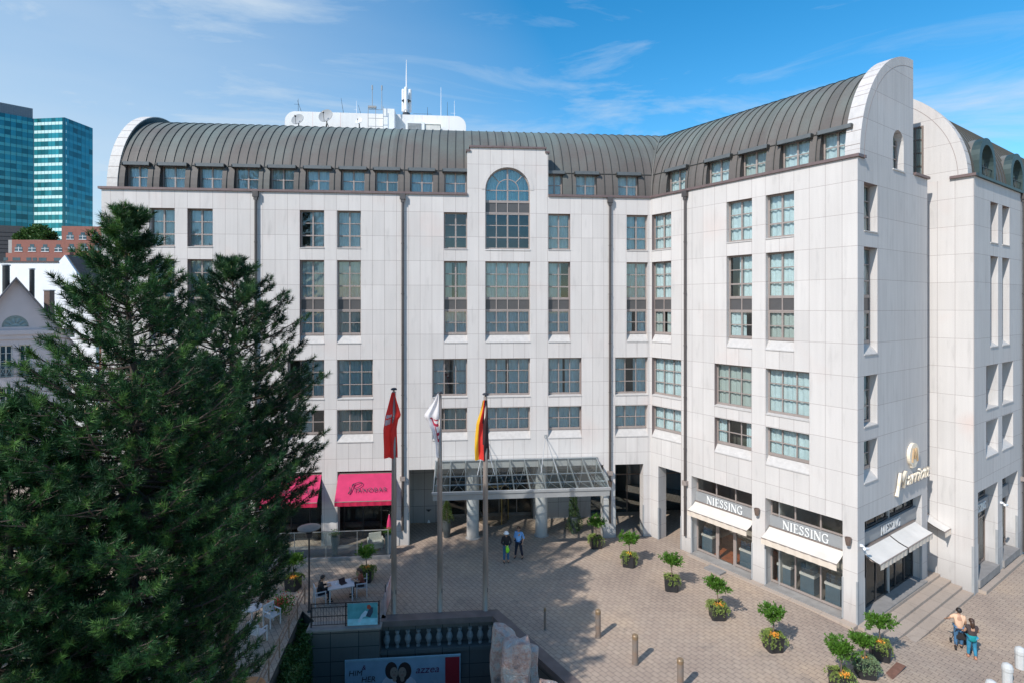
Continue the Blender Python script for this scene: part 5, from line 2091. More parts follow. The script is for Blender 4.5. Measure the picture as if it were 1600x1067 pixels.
# small standing ashtrays by the entrance
for px, py, lb in ((670, 815, 'dark funnel ashtray with pale stand at the left arcade wall'), (887, 806, 'dark funnel ashtray behind the right tall shrub')):
    g = G(px, py)
    M2 = T(*g)
    t = thing('standing_ashtray', M2, lb, 'ashtray', 'standing ashtrays in the arcade')
    MB().lathe([(.16, 0), (.14, .02), (.03, .6)], (0, 0, 0), 12).build('stand', white_m, t, M2)
    MB().lathe([(.03, .6), (.16, .82), (.20, .84), (.20, .88), (.15, .88)], (0, 0, 0), 12).build('bowl', dkmetal, t, M2)

# ------------------------------------------------------------------ bar terrace in front of the hotel
b = MB().box(-24.6, -15.75, -1.75, -.01, -.05, .16)
b.build('bar_terrace', grey_st, None, MM, label='low stone platform under the pink bar awnings', cat='terrace')
t = thing('glass_screen', MM @ T(-20, -1.6, .16), 'waist high glass windscreen with white rail in front of the pink bar', 'railing')
scr_m = mat('screen frame', (.38, .37, .35), .4, metal=.4)
b = MB()
b.box(-24.5, -15.85, -1.62, -1.58, 1.58, 1.62)
b.build('rail', scr_m, t, MM)
for k in range(6):
    x = -24.5 + k * 1.722
    MB().box(x, x + .035, -1.62, -1.58, .161, 1.58).build('post', scr_m, t, MM)
MB().box(-24.45, -15.9, -1.605, -1.595, .22, 1.57).build('glass_panel', glass_cl, t, MM)

wht = mat('white garden furniture', (.50, .51, .54), .5, var=.04)
rattan = mat('pale wicker', (.50, .46, .40), .8, var=.1, scale=20)


def garden_chair(M2, lb, group='white slatted garden chairs'):
    t = thing('garden_chair', M2, lb, 'chair', group)
    for sx in (-1, 1):
        for sy in (-1, 1):
            MB().box(sx * .26 - .022, sx * .26 + .022, sy * .24 - .022, sy * .24 + .022, 0, .43 if sy < 0 else .9).build('leg', wht, t, M2)
    b = MB()
    for k in range(6):
        b.box(-.27, .27, -.25 + k * .085, -.185 + k * .085, .43, .455)
    b.build('seat', wht, t, M2)
    b = MB()
    b.box(-.238, .238, .225, .255, .84, .90)
    b.box(-.238, .238, .225, .255, .52, .56)
    for k in range(7):
        b.box(-.225 + k * .068, -.19 + k * .068, .228, .250, .56, .84)
    b.build('backrest', wht, t, M2)
    for sx in (-1, 1):
        MB().box(sx * .26 - .03, sx * .26 + .03, -.26, .218, .64, .67).build('armrest', wht, t, M2)
        MB().box(sx * .26 - .02, sx * .26 + .02, -.25, -.21, .455, .64).build('arm_post', wht, t, M2)
    return t


tg = G(531, 935, 0)
# the table with two people
MT = T(tg.x + .05, tg.y, 0) @ RZ(R(20))
t = thing('cafe_table', MT, 'square white cafe table with a dark folder between two seated people', 'table')
MB().box(-.62, .62, -.42, .42, .70, .74).build('tabletop', wht, t, MT)
for sx in (-1, 1):
    for sy in (-1, 1):
        MB().box(sx * .52 - .03, sx * .52 + .03, sy * .34 - .03, sy * .34 + .03, 0, .70).build('leg', wht, t, MT)
M2 = MT @ T(.12, -.02, .742) @ RZ(R(25))
t = thing('menu_folder', M2, 'black folder standing open on the white cafe table', 'folder')
b = MB()
b.box(-.16, .16, -.11, .11, 0, .012)
b.build('cover', f_bk, t, M2)
b = MB()
b.add([(-.16, .11, .01), (.16, .11, .01), (.16, .19, .2), (-.16, .19, .2), (-.16, .12, .01), (.16, .12, .01), (.16, .2, .2), (-.16, .2, .2)], [(0, 1, 2, 3), (4, 7, 6, 5), (0, 4, 5, 1), (2, 6, 7, 3)])
b.build('cover', f_bk, t, M2)
for (dx, dy, lb) in ((-.2, .1, 'white cup on the left half of the cafe table'), (-.02, .25, 'white cup at the back edge of the cafe table')):
    M2 = MT @ T(dx, dy, .742)
    t = thing('coffee_cup', M2, lb, 'cup', 'cups on the cafe table')
    MB().lathe([(.07, 0), (.075, .012), (.03, .014), (.035, .07), (.03, .07)], (0, 0, 0), 12).build('cup', white_m, t, M2)
chL = MT @ T(-.98, -.1, 0) @ RZ(R(90 + 8))
chR = MT @ T(1.0, .08, 0) @ RZ(R(-95))
garden_chair(chL, 'white slatted chair under the person in black')
garden_chair(chR, 'white slatted chair under the person in brown')
for (px, py, rot_, lb) in ((403, 1003, 160, 'empty white slatted chair left of the brown handrail'), (425, 975, 60, 'white slatted chair beside the dark pine foliage, behind the empty one')):
    g = G(px, py)
    garden_chair(T(*g) @ RZ(R(rot_)), lb)
g = G(398, 985)
M2 = T(g.x - .4, g.y + .6, 0)
t = thing('cafe_table', M2, 'round white table with red cloth items beside the empty slatted chair', 'table')
MB().lathe([(.42, .70), (.42, .73)], (0, 0, 0), 24).build('tabletop', wht, t, M2)
MB().lathe([(.25, 0), (.25, .03), (.03, .06), (.03, .70)], (0, 0, 0), 12).build('pedestal', wht, t, M2)
or_m = mat('orange brown tabletop', (.42, .17, .06), .45, var=.25, scale=4)
g = G(385, 1075, .72)
M2 = T(g.x, g.y, 0)
t = thing('wooden_table', M2, 'orange brown round wooden table left of the handrail at the lower edge', 'table')
MB().lathe([(.62, .69), (.64, .70), (.64, .73), (.62, .74)], (0, 0, 0), 28).build('tabletop', or_m, t, M2)
MB().lathe([(.3, 0), (.3, .03), (.05, .06), (.05, .69)], (0, 0, 0), 12).build('pedestal', dkmetal, t, M2)
# lounge chair in the bar
M2 = MM @ T(-16.7, -.75, .16) @ RZ(R(15))
t = thing('lounge_chair', M2, 'pale wicker armchair behind the glass screen under the pink awning', 'chair')
MB().box(-.35, .35, -.3, .35, .15, .42).build('seat', rattan, t, M2)
MB().box(-.35, .35, .25, .36, .421, .85).build('backrest', rattan, t, M2)
for sx in (-1, 1):
    MB().box(sx * .36, sx * .44, -.3, .36, .15, .62).build('armrest', rattan, t, M2)
    for sy in (-.25, .3):
        MB().box(sx * .33 - .02, sx * .33 + .02, sy - .02, sy + .02, 0, .15).build('leg', rattan, t, M2)
M2 = MM @ T(-15.95, -.5, .16)
t = thing('parasol', M2, 'folded pink parasol leaning by the flagpole side of the bar', 'parasol')
MB().tube((0, 0, 0), (0, 0, 1.9), .02, n=6).build('pole', white_m, t, M2)
MB().lathe([(.05, 1.0), (.16, 1.05), (.12, 1.5), (.03, 1.88)], (0, 0, 0), 9).build('cloth', pink, t, M2)
for x, lb in ((-18.9, 'small round green bush on the glass screen ledge'), (-15.9, 'yellow green pot plant by the end of the glass screen')):
    rng = np.random.default_rng(4)
    M2 = MM @ T(x, -1.3, .16)
    t = thing('pot_plant', M2, lb, 'potted plant')
    MB().lathe([(.14, 0), (.2, 1.0), (.2, 1.05)], (0, 0, 0), 12).build('pot', grey_m, t, M2)
    P = rng.normal(size=(300, 3)) * [.11, .11, .08] + [0, 0, 1.2]
    V, F = leaves_mesh(P, rng.normal(size=(300, 3)) + [0, 0, .6], .09, .25, rng)
    np_mesh('foliage', V, F, lau, t, M2)

# terrace lamps: slender pole under a flat disc
def disc_lamp(g, h_, r, lb):
    M2 = T(*g)
    t = thing('terrace_lamp', M2, lb, 'street lamp', 'disc topped terrace lamps')
    MB().lathe([(.09, 0), (.09, .05), (.045, .07), (.04, h_ - .5)], (0, 0, 0), 10).build('pole', dkmetal, t, M2)
    b = MB()
    b.lathe([(.05, h_ - .5), (.14, h_ - .46), (.15, h_ - .25), (.08, h_ - .2), (.03, h_ - .18)], (0, 0, 0), 14)
    for k in range(3):
        a = k * 2.1
        b.tube((.1 * math.cos(a), .1 * math.sin(a), h_ - .3), (r * .6 * math.cos(a), r * .6 * math.sin(a), h_ - .02), .012, n=4)
    b.build('lamp_head', dkmetal, t, M2)
    MB().lathe([(r, h_ - .04), (r, h_), (r * .6, h_ + .06), (.05, h_ + .1)], (0, 0, 0), 24).build('shade', mat('lamp disc', (.15, .145, .14), .5), t, M2)


disc_lamp(G(483, 955), 3.95, .52, 'disc topped lamp on a slender pole beside the seated pair')
disc_lamp(Vector((-20.9, 24.0, 0)), 4.1, .5, 'disc topped lamp seen through the gap in the left pine')

# railing with poster above the court
t = thing('court_railing', MH @ T(-6.7, -.75, .09), 'black metal railing on the court wall behind the seated people', 'railing')
blk = mat('black painted metal', (.02, .02, .022), .4, metal=.3)
b = MB()
for z in (.55, .95, 1.12):
    b.tube((-8.2, -.72, z), (-5.25, -.72, z), .02, n=6)
b.tube((-8.2, -.72, .18), (-5.25, -.72, .18), .015, n=6)
for k in range(25):
    x = -8.15 + k * .12
    b.tube((x, -.72, .18), (x, -.72, .95), .008, n=4)
b.build('bars', blk, t, MH)
for x in (-8.2, -6.7, -5.25):
    MB().box(x - .025, x + .025, -.745, -.695, .09, 1.14).build('post', blk, t, MH)
M2 = MH @ T(-6.62, -.80, .12)
t = thing('terrace_poster', M2, 'turquoise poster of a lounging figure hung on the black railing', 'poster')
tq = mat('poster turquoise', (.06, .24, .27), .4, var=.35, scale=2.2, c2=(.12, .42, .5))
MB().box(0, 1.32, 0, .02, 0, .98).build('board', tq, t, M2)
MB().box(.01, 1.31, -.006, -.001, .01, .30).build('towel_picture', mat('poster light blue', (.30, .62, .72), .4, var=.2, scale=3), t, M2)
b = MB()
b.add([(x, -.009, z) for x, z in [(.45, .18), (.62, .50), (.78, .66), (.92, .58), (.9, .42), (.68, .36), (.55, .12)]], [tuple(range(7))], 0)
b.add([(x, -.010, z) for x, z in [(.80, .40), (1.0, .34), (1.12, .56), (1.12, .78), (.98, .80), (.90, .62)]], [tuple(range(6))], 1)
b.add([(x, -.012, z) for x, z in [(.86, .74), (.98, .70), (1.04, .82), (.96, .92), (.86, .88)]], [tuple(range(5))], 2)
b.build('figure_picture', [mat('poster pale cloth', (.45, .62, .75), .5), mat('poster navy', (.03, .06, .10), .5), mat('poster red brown', (.35, .07, .04), .5)], t, M2)
M2 = MH @ T(-5.0, .9, .1) @ RZ(R(88))
t = thing('banner_board', M2, 'thin pink and white banner board seen edge on beside the terrace kerb', 'banner')
MB().box(-1.2, 1.2, -.012, .012, .12, 1.15, 0).build('board', mat('banner pink', (.55, .25, .24), .6, c2=(.72, .66, .66), scale=1.5), t, M2)
for x in (-1.1, 1.1):
    MB().box(x - .02, x + .02, -.02, .02, 0, 1.5).build('post', dkmetal, t, M2)
# brown handrail down the side of the court
t = thing('handrail', T(-9.6, 24, 0), 'brown handrail running down beside the hedge', 'railing')
br_m = mat('brown handrail', (.20, .13, .09), .5, var=.15)
b = MB()
for z in (.55, .85):
    b.tube((-9.95, 26.9, z), (-9.12, 20.0, z), .03, n=8)
b.build('rail', br_m, t)
for k in range(6):
    f_ = k / 5
    x, y = -9.95 + .83 * f_, 26.9 - 6.9 * f_
    MB().box(x - .02, x + .02, y - .02, y + .02, 0.0, .86).build('post', br_m, t)
# hedge beside the court
rng = np.random.default_rng(8)
n = 24000
P = np.stack([rng.uniform(-9.85, -8.9, n), rng.uniform(19.8, 25.6, n), rng.uniform(-2.6, -.15, n)], 1)
P[:, 2] += .25 * np.sin(P[:, 0] * 4) * np.cos(P[:, 1] * 2.3)
P[:, 0] += (26 - P[:, 1]) * .13
V, F = leaves_mesh(P, rng.normal(size=(n, 3)) + [.2, -.3, .8], .11, .28, rng)
hg = thing('hedge', T(-9.2, 22.5, -3), 'dark leafy hedge between the handrail and the court wall', 'hedge')
np_mesh('foliage', V, F, leafmat('hedge leaves', (.03, .07, .015), (.06, .13, .03), .5, .2, 2), hg)
b = MB()
for k in range(9):
    b.chain([(-9.3 + .05 * k, 20.5 + .6 * k, -4.6), (-9.2, 20.6 + .6 * k, -2.5), (-9.2 + .1 * math.sin(k), 20.5 + .6 * k, -.8)], [.04, .03, .01], 5)
b.build('stems', bark, hg)
# small red flowering bush at the end of the terrace
g = G(438, 960)
hb = thing('flowering_bush', T(*g), 'low red flowered bush at the upper end of the brown handrail', 'bush')
P = rng.normal(size=(900, 3)) * [.28, .28, .2] + [g.x, g.y, .45]
V, F = leaves_mesh(P, rng.normal(size=(900, 3)) + [0, 0, .8], .1, .28, rng)
np_mesh('foliage', V, F, lau, hb)
P = rng.normal(size=(160, 3)) * [.28, .28, .12] + [g.x, g.y, .62]
V, F = leaves_mesh(P, rng.normal(size=(160, 3)) + [0, 0, .8], .08, .45, rng)
np_mesh('blossoms', V, F, mat('red blossoms', (.5, .04, .03), .6), hb)

# ------------------------------------------------------------------ rough granite monoliths in the court
def rock_mat():
    m, t, b = newmat('pink grey rock')
    Nn = t.nodes.new
    Ln = t.links.new
    b.inputs['Roughness'].default_value = .85
    tc = Nn('ShaderNodeTexCoord')
    n = Nn('ShaderNodeTexNoise')
    n.inputs['Scale'].default_value = 2.2
    n.inputs['Detail'].default_value = 10
    n.inputs['Roughness'].default_value = .7
    Ln(tc.outputs['Object'], n.inputs['Vector'])
    cr_ = Nn('ShaderNodeValToRGB')
    e = cr_.color_ramp.elements
    e[0].position, e[0].color = .35, (.20, .17, .17, 1)
    e[1].position, e[1].color = .66, (.50, .49, .47, 1)
    for p, c in ((.45, (.42, .28, .24, 1)), (.53, (.46, .38, .35, 1)), (.58, (.36, .35, .34, 1))):
        k = e.new(p)
        k.color = c
    Ln(n.outputs['Fac'], cr_.inputs[0])
    Ln(cr_.outputs[0], b.inputs['Base Color'])
    n2 = Nn('ShaderNodeTexNoise')
    n2.inputs['Scale'].default_value = 14
    n2.inputs['Detail'].default_value = 8
    Ln(tc.outputs['Object'], n2.inputs['Vector'])
    bp = Nn('ShaderNodeBump')
    bp.inputs['Strength'].default_value = 1.0
    bp.inputs['Distance'].default_value = .09
    Ln(n2.outputs['Fac'], bp.inputs['Height'])
    Ln(bp.outputs[0], b.inputs['Normal'])
    return m


rockm = rock_mat()
from mathutils import noise


def monolith(base, top, wx, wy, seed, lb, taper=.75, rot=0., tilt=-.35):
    b = MB()
    n, m = 28, 26
    H_ = top.z - base.z
    for j in range(m + 1):
        s = j / m
        c = base.lerp(top, s)
        k = 1 - (1 - taper) * s
        sh = 1.0 if s < .985 else .90
        for i in range(n):
            a = 2 * PI * i / n
            ca, sa = math.cos(a), math.sin(a)
            q = (abs(ca) ** 9 + abs(sa) ** 9) ** (-1 / 9)
            x, y = wx * ca * q * k * sh, wy * sa * q * k * sh
            p = Vector((x * math.cos(rot) - y * math.sin(rot) + c.x, x * math.sin(rot) + y * math.cos(rot) + c.y, c.z))
            d = noise.fractal(Vector((p.x * 1.1 + seed, p.y * 1.1, p.z * .7)), 1, 2.2, 5) * .16
            dirv = Vector((p.x - c.x, p.y - c.y, 0)).normalized()
            p += dirv * d + Vector((0, 0, (noise.noise(Vector((p.x * 2, p.y * 2, seed))) * .25 + tilt * (p.x - c.x)) * max(0, (s - .6) / .4)))
            b.v.append(tuple(p))
    for j in range(m):
        for i in range(n):
            a0, a1 = j * n + i, j * n + (i + 1) % n
            b.f.append((a0, a1, a1 + n, a0 + n))
            b.m.append(0)
    ct = len(b.v)
    b.v.append(tuple(Vector((top.x, top.y, top.z + .07))))
    for i in range(n):
        b.f.append((m * n + i, m * n + (i + 1) % n, ct))
        b.m.append(0)
    o = b.build('granite_monolith', rockm, None, None, smooth=False, label=lb, cat='rock', group='rough granite monoliths')
    return o


monolith(Vector((-.28, 21.9, -4.6)), at(786, 982, 21.9), .50, .36, 1.3, 'pale grey monolith, left and rear of the pair, by the court corner', .9)
monolith(Vector((.15, 20.3, -4.6)), at(806, 1003, 20.3), .60, .40, 5.7, 'pinkish monolith standing in front of the pale one', .84, rot=-.12, tilt=.25)
monolith(Vector((.98, 20.7, -4.6)), at(833, 1012, 20.7), .20, .22, 9.1, 'small slim rock behind the pinkish monolith', .85)
monolith(Vector((1.35, 19.7, -4.6)), at(858, 1066, 19.7), .34, .3, 12.4, 'low rounded rock at the foot of the monoliths, lower edge', .8)

# ------------------------------------------------------------------ people
skin = mat('skin', (.42, .23, .15), .55, var=.05)
hair_d = mat('dark hair', (.018, .012, .010), .5)
hair_b = mat('brown hair', (.05, .025, .015), .5)


def skinned(name, verts, edges, radii, m, parent, M, lvl=2):
    me = bpy.data.meshes.new(name)
    me.from_pydata([tuple(v) for v in verts], edges, [])
    me.materials.append(m)
    o = place(name, me, parent, M)
    md = o.modifiers.new('Skin', 'SKIN')
    md.use_smooth_shade = True
    sv = me.skin_vertices[0].data
    for i, r in enumerate(radii):
        if isinstance(r, (int, float)):
            r = (r, r)
        sv[i].radius = r
        sv[i].use_root = (i == 0)
    ss = o.modifiers.new('Subdivision', 'SUBSURF')
    ss.levels = ss.render_levels = lvl
    return o


def person(M, label, J, shirt, trousers, shoes, hair=None, hairlen=0, sleeve=.55, extra=None, fat=1.0, group=None, helmet=None, sc=1.0):
    """J: joints dict (metres, figure faces +y); pelvis, chest, neck, head, and L/R shoulder elbow hand hip knee foot"""
    M = M @ Matrix.Scale(sc, 4)
    t = thing('person', M, label, 'person', group)
    V, E_, Rr = [], [], []

    def add(p, r, par=None):
        V.append(Vector(p))
        Rr.append(r)
        if par is not None:
            E_.append((par, len(V) - 1))
        return len(V) - 1
    pel, che, nek, hd = [Vector(J[k]) for k in ('pelvis', 'chest', 'neck', 'head')]
    i0 = add(pel, .135 * fat)
    i1 = add(pel.lerp(che, .5), .125 * fat, i0)
    i2 = add(che, .145 * fat, i1)
    i3 = add(nek, .058, i2)
    up = (hd - nek).normalized()
    i4 = add(nek + up * .07, .052, i3)
    i5 = add(hd - up * .035, .085, i4)
    i6 = add(hd + up * .05, .092, i5)
    i7 = add(hd + up * .10, .06, i6)
    fw = Vector(J.get('face', (0, 1, 0))).normalized()
    add(hd + fw * .105 - up * .0, .014, i5)
    for s in 'LR':
        sh, el, ha = Vector(J['sh' + s]), Vector(J['el' + s]), Vector(J['ha' + s])
        a = add(sh, .062, i2)
        bq = add(el, .042, a)
        wr_ = add(ha, .027, bq)
        d = (ha - el).normalized()
        side = d.cross(Vector((0, 0, 1)))
        if side.length < .2:
            side = Vector((0, 1, 0))
        side.normalize()
        pm = add(ha + d * .07, (.036, .018), wr_)
        dn = d.cross(side)
        for q, (off, ln) in enumerate(((-.03, .062), (-.01, .075), (.01, .07), (.028, .055))):
            k1 = add(ha + d * .105 + side * off, .0095, pm)
            k2 = add(ha + d * (.105 + ln * .55) + side * off * 1.15 + dn * .012, .0085, k1)
            add(ha + d * (.105 + ln * .9) + side * off * 1.15 + dn * .035, .0075, k2)
        k1 = add(ha + d * .05 + side * -.045, .011, pm)
        add(ha + d * .085 + side * -.062 + dn * .01, .009, k1)
        hp, kn, ft = Vector(J['hi' + s]), Vector(J['kn' + s]), Vector(J['fo' + s])
        a = add(hp, .092 * fat, i0)
        bq = add(kn, .06, a)
        c_ = add(ft, .043, bq)
        add(ft + Vector(J.get('toe' + s, (0, .16, -.045))), .035, c_)
    skinned('body', V, E_, Rr, skin, t, M)
    # shirt
    V, E_, Rr = [], [], []
    lo = pel.lerp(che, -.02)
    a0 = add(pel.lerp(che, .48), .15 * fat)
    add(lo, .158 * fat, a0)
    a2 = add(che, .165 * fat, a0)
    add(nek - up * .005, .075, a2)
    for s in 'LR':
        sh, el, ha = Vector(J['sh' + s]), Vector(J['el' + s]), Vector(J['ha' + s])
        q = add(sh, .082, a2)
        if sleeve <= 1:
            add(sh.lerp(el, sleeve), .066, q)
        else:
            q = add(el, .057, q)
            add(el.lerp(ha, sleeve - 1), .042, q)
    skinned('shirt', V, E_, Rr, shirt, t, M)
    V, E_, Rr = [], [], []
    a0 = add(pel + Vector((0, 0, .03)), .15 * fat)
    for s in 'LR':
        hp, kn, ft = Vector(J['hi' + s]), Vector(J['kn' + s]), Vector(J['fo' + s])
        q = add(hp, .112 * fat, a0)
        q = add(kn, .078, q)
        add(ft + (kn - ft).normalized() * .05, .064, q)
    skinned('trousers', V, E_, Rr, trousers, t, M)
    for s in 'LR':
        ft = Vector(J['fo' + s])
        to = Vector(J.get('toe' + s, (0, .16, -.045)))
        b = MB()
        b.chain([ft - to * .35 + Vector((0, 0, -.035)), ft + Vector((0, 0, -.03)), ft + to * .7 + Vector((0, 0, -.012)), ft + to * 1.15], [.038, .05, .046, .022], 10)
        b.build('shoe', shoes, t, M, smooth=True)
    Mh = Matrix.Translation(hd) @ fw.to_track_quat('Y', 'Z').to_matrix().to_4x4()
    for sx in (-1, 1):
        MB().lathe([(.001, -.012), (.010, -.006), (.010, .006), (.001, .012)], (sx * .033, .083, .02), 8).build('eye', hair_d, t, M @ Mh)
    b = MB()
    b.tube((-.028, .088, -.052), (.028, .088, -.052), .006, n=5)
    b.build('mouth', mat('lips', (.35, .12, .10), .5) if 'lips' not in MATS else MATS['lips'], t, M @ Mh)
    for sx in (-1, 1):
        MB().lathe([(.004, -.03), (.014, -.015), (.016, .015), (.006, .03)], (sx * .092, 0, .0), 8).build('ear', skin, t, M @ Mh)
    hm = helmet or hair
    b = MB()
    n = 18
    rows = []
    for j in range(8):
        th = j / 7 * (PI * .56 if not helmet else PI * .5)
        rows.append(((.106 if not helmet else .135) * math.sin(th) + .001, .105 * math.cos(th) + .045 if not helmet else .125 * math.cos(th) + .05))
    base = 0
    for r, z in rows:
        for k in range(n):
            a = 2 * PI * k / n
            fz = z + (.035 * max(0, math.sin(a)) * (1 if z < .07 else 0) if not helmet else 0) - (.05 * max(0, -math.sin(a)) * (z < .07) if not helmet else 0)
            b.v.append((r * math.cos(a), r * 1.08 * math.sin(a) - .012, fz))
    for i in range(7):
        for k in range(n):
            a0_ = i * n + k
            a1_ = i * n + (k + 1) % n
            b.f.append((a0_, a1_, a1_ + n, a0_ + n))
            b.m.append(0)
    if helmet:
        b.lathe([(.16, .045), (.165, .05), (.13, .06)], (0, .01, 0), 18)
    if hairlen:
        b.chain([(0, -.07, .08), (0, -.105, -.03), (0, -.11, -.05 - hairlen * .5), (0, -.09, -.05 - hairlen)], [.07, .085, .07, .02], 10)
    b.build('helmet' if helmet else 'hair', hm, t, M @ Mh, smooth=True)
    if extra:
        extra(t, M)
    return t


def stand(**k):
    J = dict(pelvis=(0, 0, .97), chest=(0, .0, 1.28), neck=(0, .01, 1.47), head=(0, .03, 1.62), shL=(-.185, 0, 1.41), shR=(.185, 0, 1.41), elL=(-.25, -.02, 1.14), elR=(.25, -.02, 1.14),
             haL=(-.24, .12, .92), haR=(.24, .12, .92), hiL=(-.09, 0, .92), hiR=(.09, 0, .92), knL=(-.11, .02, .50), knR=(.11, .02, .50), foL=(-.12, -.02, .085), foR=(.12, -.02, .085))
    J.update(k)
    return J


def sit(**k):
    J = dict(pelvis=(0, 0, .56), chest=(0, .06, .86), neck=(0, .10, 1.05), head=(0, .15, 1.20), shL=(-.18, .06, .99), shR=(.18, .06, .99), elL=(-.25, .14, .76), elR=(.25, .14, .76),
             haL=(-.14, .38, .79), haR=(.14, .38, .79), hiL=(-.09, .03, .54), hiR=(.09, .03, .54), knL=(-.12, .44, .53), knR=(.12, .44, .53), foL=(-.12, .42, .085), foR=(.12, .42, .085))
    J.update(k)
    return J


jeans = mat('blue jeans', (.05, .13, .24), .85, var=.2, scale=6)
jeans2 = mat('bright blue jeans', (.03, .20, .32), .85, var=.25, scale=6)
navy = mat('navy trousers', (.012, .015, .03), .8)
dkshirt = mat('black sweater', (.018, .016, .018), .85)
blueshirt = mat('light blue shirt', (.16, .34, .62), .8, var=.08)
shoe_b = mat('black shoes', (.015, .013, .012), .5)
peach = mat('peach shirt', (.66, .42, .28), .85, var=.06)
dkblouse = mat('dark grey blouse', (.05, .035, .035), .85)
teal = mat('teal jumper tied at the waist', (.0, .22, .23), .85, var=.1)
hiv = mat('lime high visibility cloth', (.35, .85, .03), .7)
tan = mat('sandals', (.45, .2, .12), .6)
redb = mat('brown red blouse', (.22, .06, .035), .85, var=.2)


def vest(t, M):
    b = MB()
    b.chain([(-.02, .30, 1.06), (-.01, .32, .95), (-.04, .31, .80), (-.02, .30, .68)], [.05, .09, .11, .07], 9)
    b.build('high_visibility_vest', hiv, t, M, smooth=True)


g = G(791, 878)
person(T(*g) @ RZ(R(188)), 'person in white helmet and black sweater holding a lime vest before the canopy',
       stand(elL=(-.27, .06, 1.12), elR=(.27, .06, 1.12), haL=(-.07, .27, 1.04), haR=(.06, .27, 1.05), head=(0, .07, 1.60), knL=(-.10, .04, .50)), dkshirt, jeans, shoe_b, None, 0, 1.9, vest, helmet=white_m)
g = G(810.5, 871)
person(T(*g) @ RZ(R(160)), 'person in light blue shirt and navy trousers beside the one in the helmet',
       stand(foL=(-.22, -.04, .085), foR=(.20, .02, .085), knL=(-.15, .02, .50), knR=(.14, .04, .5), elL=(-.30, -.02, 1.15), haL=(-.28, .14, .98)), blueshirt, navy, shoe_b, hair_b, 0, 1.3, None, fat=1.1, sc=1.02)
g = G(1498.5, 1011, -.5)
g.z = gz(g.x)
mrot = R(-28)
person(T(*g) @ RZ(mrot), 'person in peach shirt and blue jeans seen from behind near the steps',
       stand(elL=(-.36, .0, 1.24), haL=(-.40, .20, 1.12), elR=(.24, .04, 1.15), haR=(.20, .20, .96), foR=(.10, .10, .085), knR=(.10, .10, .5)), peach, jeans, shoe_b, hair_d, 0, .75, None, fat=1.05)


def jumper(t, M):
    b = MB()
    b.lathe([(.165, .80), (.18, .88), (.175, .98), (.155, 1.06)], (0, 0, 0), 16)
    b.build('tied_jumper', teal, t, M, smooth=True)


g = G(1518.5, 1026, -.5)
g.z = gz(g.x)
person(T(*g) @ RZ(R(-20)), 'person with long brown hair, dark blouse and teal waist, pushing a pushchair',
       stand(elL=(-.25, .05, 1.15), haL=(-.2, .32, 1.02), elR=(.26, .06, 1.17), haR=(.22, .33, 1.03), foL=(-.1, .08, .085), foR=(.12, -.08, .085)), dkblouse, jeans2, tan, hair_b, .26, .5, jumper, sc=.95)
# the pushchair in front of the pair
MP = T(g.x + .12, g.y + .75, g.z) @ RZ(R(-22))
t = thing('pushchair', MP, 'dark pushchair with grey hood in front of the walking pair', 'pushchair')
gc = mat('grey hood cloth', (.22, .23, .22), .8)
b = MB()
for sx in (-.24, .24):
    b.tube((sx, -.35, .95), (sx, .3, .15), .015, n=6)
    b.tube((sx, -.3, .12), (sx, .1, .6), .015, n=6)
b.tube((-.24, -.35, .95), (.24, -.35, .95), .02, n=6)
b.build('frame', dkmetal, t, MP)
for sx in (-.26, .26):
    for sy in (-.3, .32):
        MB().tube((sx - .02, sy, .1), (sx + .02, sy, .1), .1, n=14).build('wheel', blk, t, MP)
b = MB()
b.box(-.2, .2, -.1, .3, .38, .44)
b.box(-.2, .2, -.18, -.1, .44, .85)
b.build('seat', dkshirt, t, MP)
b = MB()
n = 8
for k in range(n):
    a0_, a1_ = PI * .05 + PI * .55 * k / n, PI * .05 + PI * .55 * (k + 1) / n
    b.quad((-.23, -.1 + .36 * math.cos(a0_), .75 + .3 * math.sin(a0_)), (.23, -.1 + .36 * math.cos(a0_), .75 + .3 * math.sin(a0_)),
           (.23, -.1 + .36 * math.cos(a1_), .75 + .3 * math.sin(a1_)), (-.23, -.1 + .36 * math.cos(a1_), .75 + .3 * math.sin(a1_)))
b.build('hood', gc, t, MP)
# seated pair
person(chL @ RZ(PI), 'person in black sitting at the left of the white cafe table', sit(), dkshirt, navy, shoe_b, hair_d, 0, 1.9)
person(chR @ RZ(PI), 'person in brown red blouse sitting at the right of the white cafe table', sit(haL=(-.10, .34, .80)), redb, dkblouse, shoe_b, hair_b, .1, .8)

# ------------------------------------------------------------------ background buildings
def facadeframe(p0, p1):
    "frame whose x runs from p0 to p1 (world points on the ground)"
    d = (p1 - p0)
    return T(p0.x, p0.y, 0) @ RZ(math.atan2(d.y, d.x)), math.hypot(d.x, d.y)


